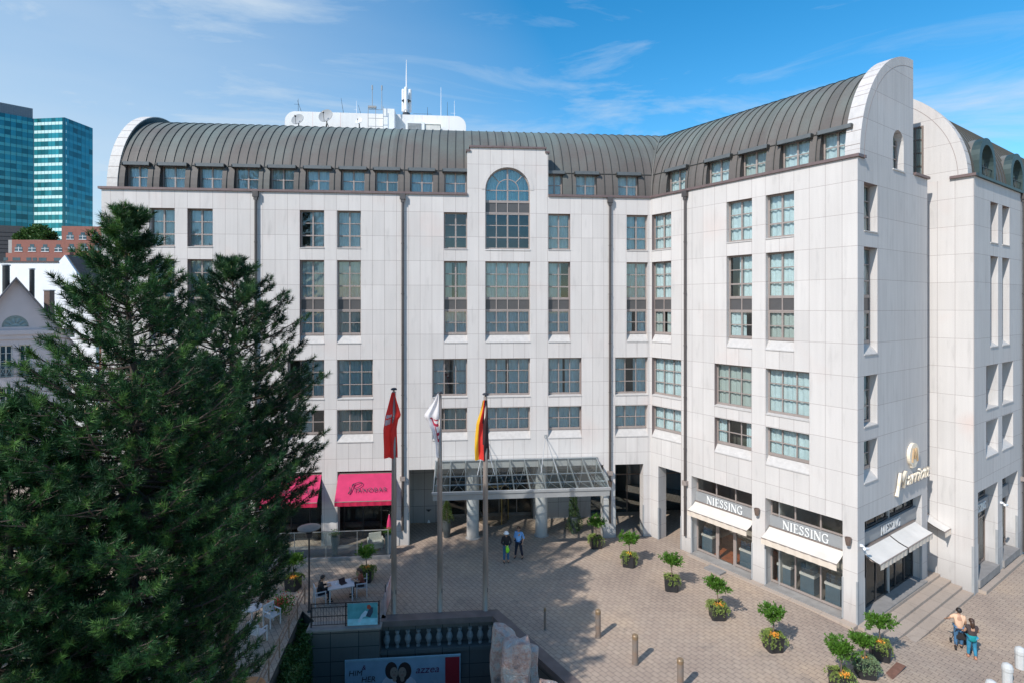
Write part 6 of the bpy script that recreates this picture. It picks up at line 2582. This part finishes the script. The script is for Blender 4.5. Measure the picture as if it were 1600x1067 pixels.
def towermat(name, glassc, bandc, bandfrac, floor, col_w, rough=.12, bright=.45):
    m, t, b = newmat(name)
    Nn = t.nodes.new
    Ln = t.links.new
    b.inputs['Roughness'].default_value = rough
    b.inputs['Metallic'].default_value = .55
    tc = Nn('ShaderNodeTexCoord')
    sp = Nn('ShaderNodeSeparateXYZ')
    Ln(tc.outputs['Object'], sp.inputs[0])

    def mth(op, a, bb=None):
        n = Nn('ShaderNodeMath')
        n.operation = op
        for i, v in enumerate((a, bb)):
            if v is None: continue
            if isinstance(v, (int, float)): n.inputs[i].default_value = v
            else: Ln(v, n.inputs[i])
        return n.outputs[0]
    zf = mth('DIVIDE', sp.outputs['Z'], floor)
    xf = mth('DIVIDE', sp.outputs['X'], col_w)
    band = mth('LESS_THAN', mth('FRACT', zf), bandfrac)
    mul = mth('LESS_THAN', mth('FRACT', xf), .09)
    cb = Nn('ShaderNodeCombineXYZ')
    Ln(mth('FLOOR', zf), cb.inputs[0])
    Ln(mth('FLOOR', xf), cb.inputs[1])
    wn = Nn('ShaderNodeTexWhiteNoise')
    Ln(cb.outputs[0], wn.inputs['Vector'])
    cr_ = Nn('ShaderNodeMix')
    cr_.data_type = 'RGBA'
    cr_.inputs['A'].default_value = (*[x * .55 for x in glassc], 1)
    cr_.inputs['B'].default_value = (*[x * 1.45 for x in glassc], 1)
    Ln(wn.outputs['Value'], cr_.inputs['Factor'])
    m1 = Nn('ShaderNodeMix')
    m1.data_type = 'RGBA'
    m1.inputs['B'].default_value = (*bandc, 1)
    Ln(band, m1.inputs['Factor'])
    Ln(cr_.outputs['Result'], m1.inputs['A'])
    m2_ = Nn('ShaderNodeMix')
    m2_.data_type = 'RGBA'
    m2_.inputs['B'].default_value = (*[x * .4 for x in glassc], 1)
    Ln(mul, m2_.inputs['Factor'])
    Ln(m1.outputs['Result'], m2_.inputs['A'])
    Ln(m2_.outputs['Result'], b.inputs['Base Color'])
    me_ = mth('SUBTRACT', .5, mth('MULTIPLY', band, bright))
    Ln(me_, b.inputs['Metallic'])
    n = Nn('ShaderNodeTexNoise')
    n.inputs['Scale'].default_value = .06
    Ln(tc.outputs['Object'], n.inputs['Vector'])
    bp = Nn('ShaderNodeBump')
    bp.inputs['Strength'].default_value = .2
    bp.inputs['Distance'].default_value = 2
    Ln(n.outputs['Fac'], bp.inputs['Height'])
    Ln(bp.outputs[0], b.inputs['Normal'])
    return m


tw = thing('office_tower', T(-205, 255, 0), 'teal glass office tower in the far left distance', 'office tower')
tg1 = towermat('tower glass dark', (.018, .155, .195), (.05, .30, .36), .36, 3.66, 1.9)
tg2 = towermat('tower glass lit', (.02, .19, .20), (.52, .70, .68), .36, 3.66, 1.75)  # sunlit look of this face put into the pale band colour
tg3 = towermat('tower glass shaded side', (.010, .135, .18), (.03, .20, .25), .36, 3.66, 2.2, .12, .0)  # shaded look of the side put into darker glass and band colours
tz = at(101, 184, 250).z
P0 = at(-90, 184, 231)
P1, P2, P3 = at(53, 184, 251.7), at(101, 184, 250), at(145, 184, 265.4)


def slab(p, q, z, m, name, th=0, y0=0, zb=-.5):
    F_, L_ = facadeframe(p, q)
    b = MB()
    b.box(0, L_ - .03, y0, y0 + (th or .5), zb, z)
    return b.build(name, m, tw, F_)


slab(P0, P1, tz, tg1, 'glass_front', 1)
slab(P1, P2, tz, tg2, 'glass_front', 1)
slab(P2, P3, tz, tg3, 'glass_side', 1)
F_, L_ = facadeframe(P0, P1)
b = MB()
b.box(0, L_ - .3, 1.0, 12, tz + .01, tz + 4.7)
for k in range(int(L_ / .8)):
    b.box(k * .8, k * .8 + .25, .85, 1.0, tz + .2, tz + 4.6)
b.build('louvre_screen', mat('tower louvres', (.13, .18, .23), .5, var=.08), tw, F_)

# dark building and green roof garden
dk = thing('dark_building', T(-75, 95, 0), 'low dark clad building below the glass tower at the left edge', 'building')
b = MB()
pA, pB = at(-60, 400, 121), at(37, 400, 125)
F_, L_ = facadeframe(pA, pB)
b.box(0, L_, 0, 1, 0, at(0, 352, 123).z)
for k in range(6):
    b.box(0, L_, -.08, -.01, 26 + k * .9, 26.05 + k * .9)
b.build('wall', mat('charcoal cladding', (.035, .035, .04), .6, var=.15), dk, F_)

brick = stone('red brick', (.28, .115, .09), .5, 0, pz=.16, oz=0, joint=(.22, .10, .08), jw=.012, pink=0)
rb_ = thing('red_brick_building', T(-88, 110, 0), 'stepped red brick building with small dark windows beyond the white gable wall', 'building')
pA, pB = at(8, 400, 112), at(175, 400, 114)
F_, L_ = facadeframe(pA, pB)
sx_ = 112.5 / FP


def xz(px, py, Y=112.5):
    p = at(px, py, Y)
    v = F_.inverted() @ Vector((p.x, p.y, p.z))
    return v.x, v.z


b = MB()
b.box(xz(12, 0)[0], xz(190, 0)[0], 0, 10, 0, xz(0, 396)[1])
b.box(xz(18, 0)[0], xz(190, 0)[0], .5, 10, 0, xz(0, 375)[1])
b.box(xz(78, 0)[0], xz(190, 0)[0], 3.0, 12, 0, xz(0, 350)[1])
b.box(xz(143, 0)[0], xz(190, 0)[0], 5, 12, 0, xz(0, 331)[1])
b.build('wall', brick, rb_, F_)
wg = mat('dark blue pane', (.03, .07, .10), .15, var=.3, scale=.3)
for (x0, y, yy) in [(22.5, 383, .5), (42, 383, .5), (61, 383, .5), (80.5, 383, .5), (100, 382, .5), (119, 381, .5), (138, 380, .5), (85.5, 361, 3), (104.5, 361, 3), (124, 360, 3), (143, 360, 3)]:
    cx_, cz_ = xz(x0 + 5.5, y + 5)
    b = MB()
    b.box(cx_ - .7, cx_ + .7, yy - .03, yy - .005, cz_ - .62, cz_ + .25)
    b.box(cx_ - .4, cx_ + .4, yy - .03, yy - .005, cz_ + .25, cz_ + .8)
    w_ = b.build('window', wg, rb_, F_)
    b = MB()
    b.box(cx_ - .04, cx_ + .04, yy - .06, yy - .031, cz_ - .62, cz_ + .25)
    b.box(cx_ - .7, cx_ + .7, yy - .06, yy - .031, cz_ - .05, cz_ + .02)
    b.box(cx_ - .75, cx_ + .75, yy - .09, yy - .031, cz_ - .72, cz_ - .62)
    b.build('frame', white_m, w_, F_)
for x0, x1 in ((9, 15), (22, 33), (42, 49), (51, 57), (60, 71), (82, 92)):
    (a_, z_), (c_, q_) = xz(x0, 408), xz(x1, 403)
    MB().box(a_, c_, -.03, -.005, z_, q_).build('window', wg, rb_, F_)
rg = np.random.default_rng(3)
gt = thing('roof_garden', T(-75, 106, 24), 'green planted roof terrace between the dark and the brick building', 'roof garden')
n = 5200
Pg = np.stack([rg.uniform(at(33, 0, 116).x, at(80, 0, 116).x, n), rg.uniform(114, 118, n), rg.uniform(0, 1, n)], 1)
top = 28.6 + 1.7 * np.exp(-((Pg[:, 0] - at(62, 0, 116).x) / 2.3) ** 2) + .3 * np.sin(Pg[:, 0] * 2.5)
Pg[:, 2] = 27.4 + Pg[:, 2] * (top - 27.4) * 1.1
V, F = leaves_mesh(Pg, rg.normal(size=(n, 3)) + [0, -.3, .8], .55, .3, rg)
np_mesh('foliage', V, F, leafmat('far foliage', (.03, .075, .015), (.07, .15, .03), .6, .15, .4), gt)
MB().box(at(30, 0, 116).x, at(80, 0, 116).x, 113.5, 118, 0, 27.6).build('terrace_wall', mat('terrace concrete', (.3, .3, .29), .8), gt)

# white rendered gable wall with dark tiled roof
wb = thing('white_gable_building', T(-48, 64, 0), 'white rendered fire wall with a dark tiled roof slope on its right', 'building')
pA, pB = at(-70, 400, 62), at(104, 400, 62)
Yw = 62.
b = MB()
lp = [(at(-90, 411, Yw).x, 0), (at(150, 411, Yw).x, 0), (at(150, 470, Yw).x, at(150, 470, Yw).z), (at(101, 399, Yw).x, at(101, 399, Yw).z), (at(91, 410, Yw).x, at(91, 410, Yw).z), (at(-90, 411, Yw).x, at(-90, 411, Yw).z)]
b.plate([lp], 0, .5)
b.build('wall', white_p, wb, T(0, Yw, 0))
b = MB()
x0, z0_ = at(102, 398, Yw).x, at(102, 398, Yw).z
x1, z1_ = at(155, 475, Yw).x, at(155, 475, Yw).z
b.add([(x0, .25, z0_), (x1, .25, z1_), (x1 + 6, 14, z1_), (x0 + .1, 14, z0_), (x0, .25, z0_ - .25), (x1, .25, z1_ - .25), (x1 + 6, 14, z1_ - .25), (x0 + .1, 14, z0_ - .25)],
      [(0, 1, 2, 3), (4, 7, 6, 5), (0, 4, 5, 1), (1, 5, 6, 2), (2, 6, 7, 3), (3, 7, 4, 0)])
tile = mat('dark roof tiles', (.055, .05, .05), .7, var=.3, scale=3, bump=.5, stretch=(1, .3, 3))
b.build('roof', tile, wb, T(0, Yw, 0))
b = MB()
b.box(at(-90, 0, Yw).x, at(92, 0, Yw).x, -.08, .6, at(0, 411, Yw).z, at(0, 409, Yw).z)
b.build('coping', dkmetal, wb, T(0, Yw, 0))
b = MB()
xx = at(97, 0, Yw).x
b.box(xx - .35, xx + .35, .6, 1.2, at(0, 400, Yw).z - 1, at(0, 390, Yw).z)
b.build('chimney', brick, wb, T(0, Yw, 0))
for px, wd_, zt_, zb_, lb in ((9.5, 9, 414, 440, 'thick black flue pipe left of the house gable'), (50, 6.5, 420, 452, 'thinner black flue pipe right of the house gable')):
    Y_ = 52.
    p = at(px, zt_, Y_)
    r = wd_ / 2 * Y_ / FP
    t = thing('flue_pipe', T(p.x, Y_, 10), lb, 'chimney pipe', 'black flue pipes')
    MB().tube((p.x, Y_, 8), (p.x, Y_, p.z - .12), r, n=16).build('pipe', black_p, t)
    MB().lathe([(r * 1.25, -.1), (r * 1.25, 0), (r * .6, .02)], (p.x, Y_, p.z), 16).build('cap', grey_m, t)
t = thing('small_chimney', T(at(77, 0, 55).x, 55, 14), 'small brown brick chimney at the foot of the white wall', 'chimney')
p = at(77, 455, 55)
MB().box(p.x - .28, p.x + .28, 54.7, 55.3, 10, p.z).build('stack', mat('brown brick', (.16, .11, .09), .8, var=.2), t)
MB().box(p.x - .33, p.x + .33, 54.65, 55.35, p.z, p.z + .1).build('cap', grey_m, t)

# pale gabled town house
Yh = 46.
hs_ = thing('pale_gabled_house', T(at(20, 0, Yh).x, Yh, 0), 'pale pink grey town house with fan light in its gable and green balcony rails', 'house')
Fh = T(at(25, 0, Yh).x, Yh, 0) @ RZ(R(43))
pinkw = mat('pale pink grey render', (.50, .47, .49), .85, var=.05, scale=.8)
def onplane_pt(px, py):
    return Vector((onplane(Fh, px), 0, at(0, py, Yh).z))


ap, el_ = onplane_pt(25, 436), onplane_pt(112, 537)
er = onplane_pt(-62, 537)


def hx(px): return onplane(Fh, px)
def hz(py): return at(0, py, Yh).z


wins = [(-24, -4), (-1.5, 19.5), (30, 49)]
holes_ = []
for a_, c_ in [(-1, 19.5), (30, 49)]:
    for (t_, b_) in ((539, 588), (604, 650)):
        holes_.append([(hx(a_), hz(b_)), (hx(c_), hz(b_)), (hx(c_), hz(t_)), (hx(a_), hz(t_))])
fr_ = hx(45) - hx(24)
fan = [(hx(24) + fr_ * math.cos(PI * k / 16), hz(511) + fr_ * 1.12 * math.sin(PI * k / 16)) for k in range(17)]
b = MB()
b.plate([[(er.x, 0), (el_.x, 0), (el_.x, el_.z), (ap.x, ap.z), (er.x, er.z)], fan] + holes_, 0, .35)
b.build('wall', pinkw, hs_, Fh)
b = MB()
b.box(er.x - .2, el_.x + .3, -.25, -.0, hz(523), hz(516))
b.box(er.x - .1, el_.x + .2, -.12, -.0, hz(530), hz(523))
b.build('cornice', pinkw, hs_, Fh)
rf = MB()
rt = mat('grey slate roof', (.13, .125, .135), .7, var=.2, scale=2)
for (e1, s) in ((el_, 1), (er, -1)):
    dx, dz = (e1.x - ap.x), (e1.z - ap.z)
    P_ = []
    for (q, yy_) in ((0, -.5), (1.08, -.5), (1.08, 14), (0, 14)):
        P_.append((ap.x + dx * q, yy_, ap.z + dz * q + .14))
    P2_ = [(x, y, z - .22) for x, y, z in P_]
    rf.add(P_ + P2_, [(0, 1, 2, 3), (4, 7, 6, 5), (0, 4, 5, 1), (1, 5, 6, 2), (2, 6, 7, 3), (3, 7, 4, 0)])
rf.build('roof', rt, hs_, Fh)
fw_ = MB()
fgreen = mat('grey green window paint', (.19, .26, .27), .5)
ring = [(hx(24) + (fr_ + q) * math.cos(PI * k / 16), hz(511) + (fr_ + q) * 1.12 * math.sin(PI * k / 16)) for q, rr2 in ((.02, range(17)), (-.12, range(16, -1, -1))) for k in rr2]
fw_.plate([ring], .05, .15)
for a in (30, 60, 90, 120, 150):
    fw_.tube((hx(24) + .3 * math.cos(R(a)), .1, hz(511) + .3 * math.sin(R(a))), (hx(24) + (fr_ - .1) * math.cos(R(a)), .1, hz(511) + (fr_ * 1.12 - .1) * math.sin(R(a))), .05, n=5)
fw_.box(hx(24) - fr_, hx(24) + fr_, .05, .15, hz(511) - .05, hz(511) + .08)
fo_ = fw_.build('window', fgreen, hs_, Fh)
b = MB()
b.plate([fan], .16, .18)
b.build('pane', mat('pale sky pane', (.30, .42, .46), .1), fo_, Fh)
for a_, c_ in [(-1, 19.5), (30, 49)]:
    for (t_, b_) in ((539, 588), (604, 650)):
        x0, x1, z0_, z1_ = hx(a_), hx(c_), hz(b_), hz(t_)
        w = MB()
        w.box(x0, x0 + .09, .1, .2, z0_, z1_)
        w.box(x1 - .09, x1, .1, .2, z0_, z1_)
        w.box(x0, x1, .1, .2, z1_ - .08, z1_)
        w.box((x0 + x1) / 2 - .05, (x0 + x1) / 2 + .05, .09, .2, z0_, z1_)
        for k in range(1, 4):
            z = z0_ + (z1_ - z0_) * k / 4
            w.box(x0, x1, .11, .19, z - .02, z + .02)
        wo2 = w.build('window', mat('cream window paint', (.5, .5, .47), .5) if 'cream window paint' not in MATS else MATS['cream window paint'], hs_, Fh)
        MB().box(x0, x1, .205, .22, z0_, z1_).build('pane', wg, wo2, Fh)
        w = MB()
        zr = z0_ + .95
        w.box(x0 - .1, x1 + .1, -.12, -.07, zr, zr + .05)
        w.box(x0 - .1, x1 + .1, -.12, -.07, z0_ + .05, z0_ + .1)
        for k in range(9):
            x = x0 - .08 + (x1 - x0 + .16) * k / 8
            w.box(x - .012, x + .012, -.11, -.085, z0_ + .1, zr)
        for k in range(2):
            xa, xb = x0 + (x1 - x0) * k / 2, x0 + (x1 - x0) * (k + 1) / 2
            w.tube((xa, -.1, z0_ + .1), (xb, -.1, zr), .02, n=4)
            w.tube((xb, -.1, z0_ + .1), (xa, -.1, zr), .02, n=4)
        w.build('balcony_rail', fgreen, wo2, Fh)
MB().box(er.x, el_.x, .36, 12, 0, er.z - .1).build('house_body', pinkw, hs_, Fh)

# ------------------------------------------------------------------ pines
needle = [leafmat('pine needles old', (.007, .034, .014), (.022, .068, .022), .5, .15, 2.2), leafmat('pine needles', (.016, .068, .022), (.045, .125, .032), .5, .18, 2.2), leafmat('pine needles young', (.055, .14, .03), (.105, .21, .05), .5, .2, 2.2)]
needle2 = [leafmat('pine needles deep old', (.006, .030, .015), (.018, .056, .022), .5, .15, 2.2), leafmat('pine needles deep', (.012, .054, .024), (.036, .10, .034), .5, .18, 2.2), leafmat('pine needles deep young', (.04, .11, .03), (.08, .165, .05), .5, .2, 2.2)]
cone_m = mat('pale pine buds', (.42, .32, .14), .7)
pbark = mat('pine bark', (.075, .055, .045), .9, var=.3, scale=10, bump=.5)


def pine(base, top, profile, seed, label, nm, az_scale=None, zlow=2.5, dens=1.0):
    """profile: list of (depth below top, radius)"""
    rng = np.random.default_rng(seed)
    rnd = random.Random(seed)
    M2 = T(*base)
    t = thing('pine_tree', M2, label, 'pine tree', 'tall pines at the left of the forecourt')
    H_ = top.z - base.z
    tx, ty = top.x - base.x, top.y - base.y

    def axis(z):
        s = z / H_
        return Vector((tx * s + .12 * math.sin(z * .9 + seed), ty * s + .12 * math.cos(z * .7), z))

    def rad(d):
        for (d0, r0), (d1, r1) in zip(profile[:-1], profile[1:]):
            if d0 <= d <= d1:
                return r0 + (r1 - r0) * (d - d0) / (d1 - d0)
        return profile[-1][1]
    tb = MB()
    zs = [H_ * k / 24 for k in range(25)]
    tb.chain([axis(z) for z in zs], [max(.012, .24 * (1 - z / H_) ** .85) for z in zs], 10)
    SP, SD, SL = [], [], []          # shoots: tip position, direction, length

    def shoot(p, d, l):
        SP.append(p)
        SD.append(d)
        SL.append(l)
    shoot(np.array(axis(H_)), np.array([0, 0, 1.]), .26)
    z = H_ - .22
    whorl = 0
    while z > zlow:
        d = H_ - z
        R_ = rad(d)
        nb_ = 5 if d < 2.2 else (7 if d < 4 else 10)
        nb_ = int(nb_ * dens)
        ph = rnd.random() * 6
        for k in range(nb_):
            az = ph + 2 * PI * k / nb_ + rnd.uniform(-.25, .25)
            L_ = R_ * rnd.uniform(.72, 1.14)
            if az_scale:
                L_ *= az_scale(az, z)
            o = axis(z + rnd.uniform(-.12, .12))
            rise = .75 if d < 1.0 else (.5 if d < 3 else (.25 if d < 6 else .05))
            hv = Vector((math.cos(az), math.sin(az), 0))
            pts = []
            n = max(4, int(L_ / .3))
            for j in range(n + 1):
                s = j / n
                zz = rise * L_ * s * .6 + .22 * L_ * s * s * (1 if d < 8 else .8) - .12 * L_ * math.sin(s * PI) * (d > 3)
                sw = .10 * L_ * math.sin(s * 3 + seed + k)
                pts.append(o + hv * L_ * s + Vector((-hv.y, hv.x, 0)) * sw * s + Vector((0, 0, zz)))
            tb.chain(pts, [max(.008, .012 + .026 * L_ / 3 * (1 - j / n)) for j in range(n + 1)], 5, cap=False)
            # tip
            dv = (pts[-1] - pts[-2]).normalized() + Vector((0, 0, .5))
            shoot(np.array(pts[-1]), np.array(dv), .32)
            for j in range(1, n + 1):
                s = j / n
                if s < .22 and d > 2.5:
                    continue
                spread = L_ * .36 * (1.15 - s) + .18
                for sgn in (-1, 1):
                    lr = spread * rnd.uniform(.6, 1.15)
                    d2 = (hv * .75 + Vector((-hv.y, hv.x, 0)) * sgn * rnd.uniform(.5, 1.0) + Vector((0, 0, rnd.uniform(.05, .55)))).normalized()
                    nn = max(1, int(lr / .34))
                    q0 = pts[j]
                    if lr > .3:
                        tb.chain([q0, q0 + d2 * lr * .5 + Vector((0, 0, -.01)), q0 + d2 * lr + Vector((0, 0, .07 * lr))], [.011, .008, .005], 4, cap=False)
                    for m in range(nn):
                        f_ = (m + 1) / nn
                        p = q0 + d2 * lr * f_ + Vector((0, 0, .07 * lr * f_))
                        if m == nn - 1:
                            shoot(np.array(p), np.array(d2 + Vector((0, 0, rnd.uniform(.4, 1.3)))), .27)
                        else:
                            d3 = d2 + Vector((rnd.uniform(-.9, .9), rnd.uniform(-.9, .9), rnd.uniform(.1, 1.0)))
                            shoot(np.array(p) + np.array(d3) * .09, np.array(d3), .22)
                if rnd.random() < .5:
                    d3 = hv * .5 + Vector((rnd.uniform(-.6, .6), rnd.uniform(-.6, .6), rnd.uniform(.6, 1.2)))
                    shoot(np.array(pts[j]) + np.array(d3) * .12, np.array(d3), .26)
        z -= .30 if d < 3 else .36
        whorl += 1
    tb.build('trunk', pbark, t, M2)
    SP, SD, SL = np.array(SP), np.array(SD), np.array(SL)
    ns = len(SP)
    SD /= np.linalg.norm(SD, axis=1, keepdims=True)
    K = 64
    s = rng.uniform(0, 1, (ns, K, 1))
    basep = SP[:, None, :] - SD[:, None, :] * SL[:, None, None] * (1 - s)
    v = rng.normal(size=(ns, K, 3))
    v -= (v * SD[:, None, :]).sum(2, keepdims=True) * SD[:, None, :]
    v /= np.linalg.norm(v, axis=2, keepdims=True)
    nd = SD[:, None, :] * (.42 + .45 * s) + v * (.92 - .25 * s)
    nd /= np.linalg.norm(nd, axis=2, keepdims=True)
    ln = rng.uniform(.12, .19, (ns, K, 1))
    side = np.cross(nd, rng.normal(size=(ns, K, 3)))
    side /= np.linalg.norm(side, axis=2, keepdims=True)
    wd_ = .0078
    a = basep + side * wd_
    bq = basep - side * wd_
    c = basep + nd * ln
    V = np.stack([a, bq, c], 2).reshape(-1, 3)
    F = np.arange(len(V)).reshape(-1, 3)
    pick = rng.random(ns)
    mi = np.where(pick < .42, 0, np.where(pick < .82, 1, 2))
    mi = np.repeat(mi, K)
    # pale buds at some tips
    idx = rng.choice(ns, ns // 9, replace=False)
    V2, F2 = leaves_mesh(SP[idx] - SD[idx] * .01, SD[idx] + rng.normal(size=(len(idx), 3)) * .15, .085, .14, rng)
    F2 = np.concatenate([F2[:, [0, 1, 2]], F2[:, [0, 2, 3]]]) + len(V)
    np_mesh('crown', np.concatenate([V, V2]), np.concatenate([F, F2]), None, t, M2, mi=np.concatenate([mi, np.full(len(F2), 3)]), mats=[nm[0], nm[1], nm[2], cone_m])
    print('pine shoots', ns)
    return t


pine(Vector((-8.75, 13.0, 0)), at(205, 322, 13), [(0, .12), (.8, .45), (1.9, .85), (3.3, 1.6), (4.8, 2.45), (7, 3.2), (9, 2.9), (11, 2.4), (20, 2.2)], 3, 'nearer pine whose tip reaches the highest hotel windows', needle, zlow=3.2)
pine(Vector((-8.6, 17.3, 0)), at(362, 402, 17.3), [(0, .15), (.7, .5), (1.2, .95), (2.2, 1.5), (3.5, 2.15), (4.8, 2.75), (6.5, 2.6), (7.7, 2.2), (9, 1.5), (20, 1.2)], 8, 'shorter broad pine standing right of the taller one', needle2, zlow=5.2)
pine(Vector((-10.9, 11.2, 0)), at(12, 630, 11.2), [(0, .12), (.8, .7), (2, 1.3), (4, 2.1), (8, 2.8), (20, 2.8)], 12, 'small pine at the left edge of the picture', needle, zlow=3.5)
pine(Vector((-19, 12.3, 0)), Vector((-19, 12.3, 27)), [(0, .9), (2, 2.8), (5, 3.8), (8, 4.3), (30, 4.4)], 21, 'tallest pine, beyond the left edge of the picture, shading the court', needle2, zlow=5, dens=.9)
pine(Vector((-24.5, 16.5, 0)), Vector((-24.5, 16.5, 21)), [(0, .2), (2, 1.8), (5, 3.2), (8, 3.9), (30, 4.0)], 22, 'pine beyond the left edge of the picture, shading the bar', needle2, zlow=5, dens=.55)
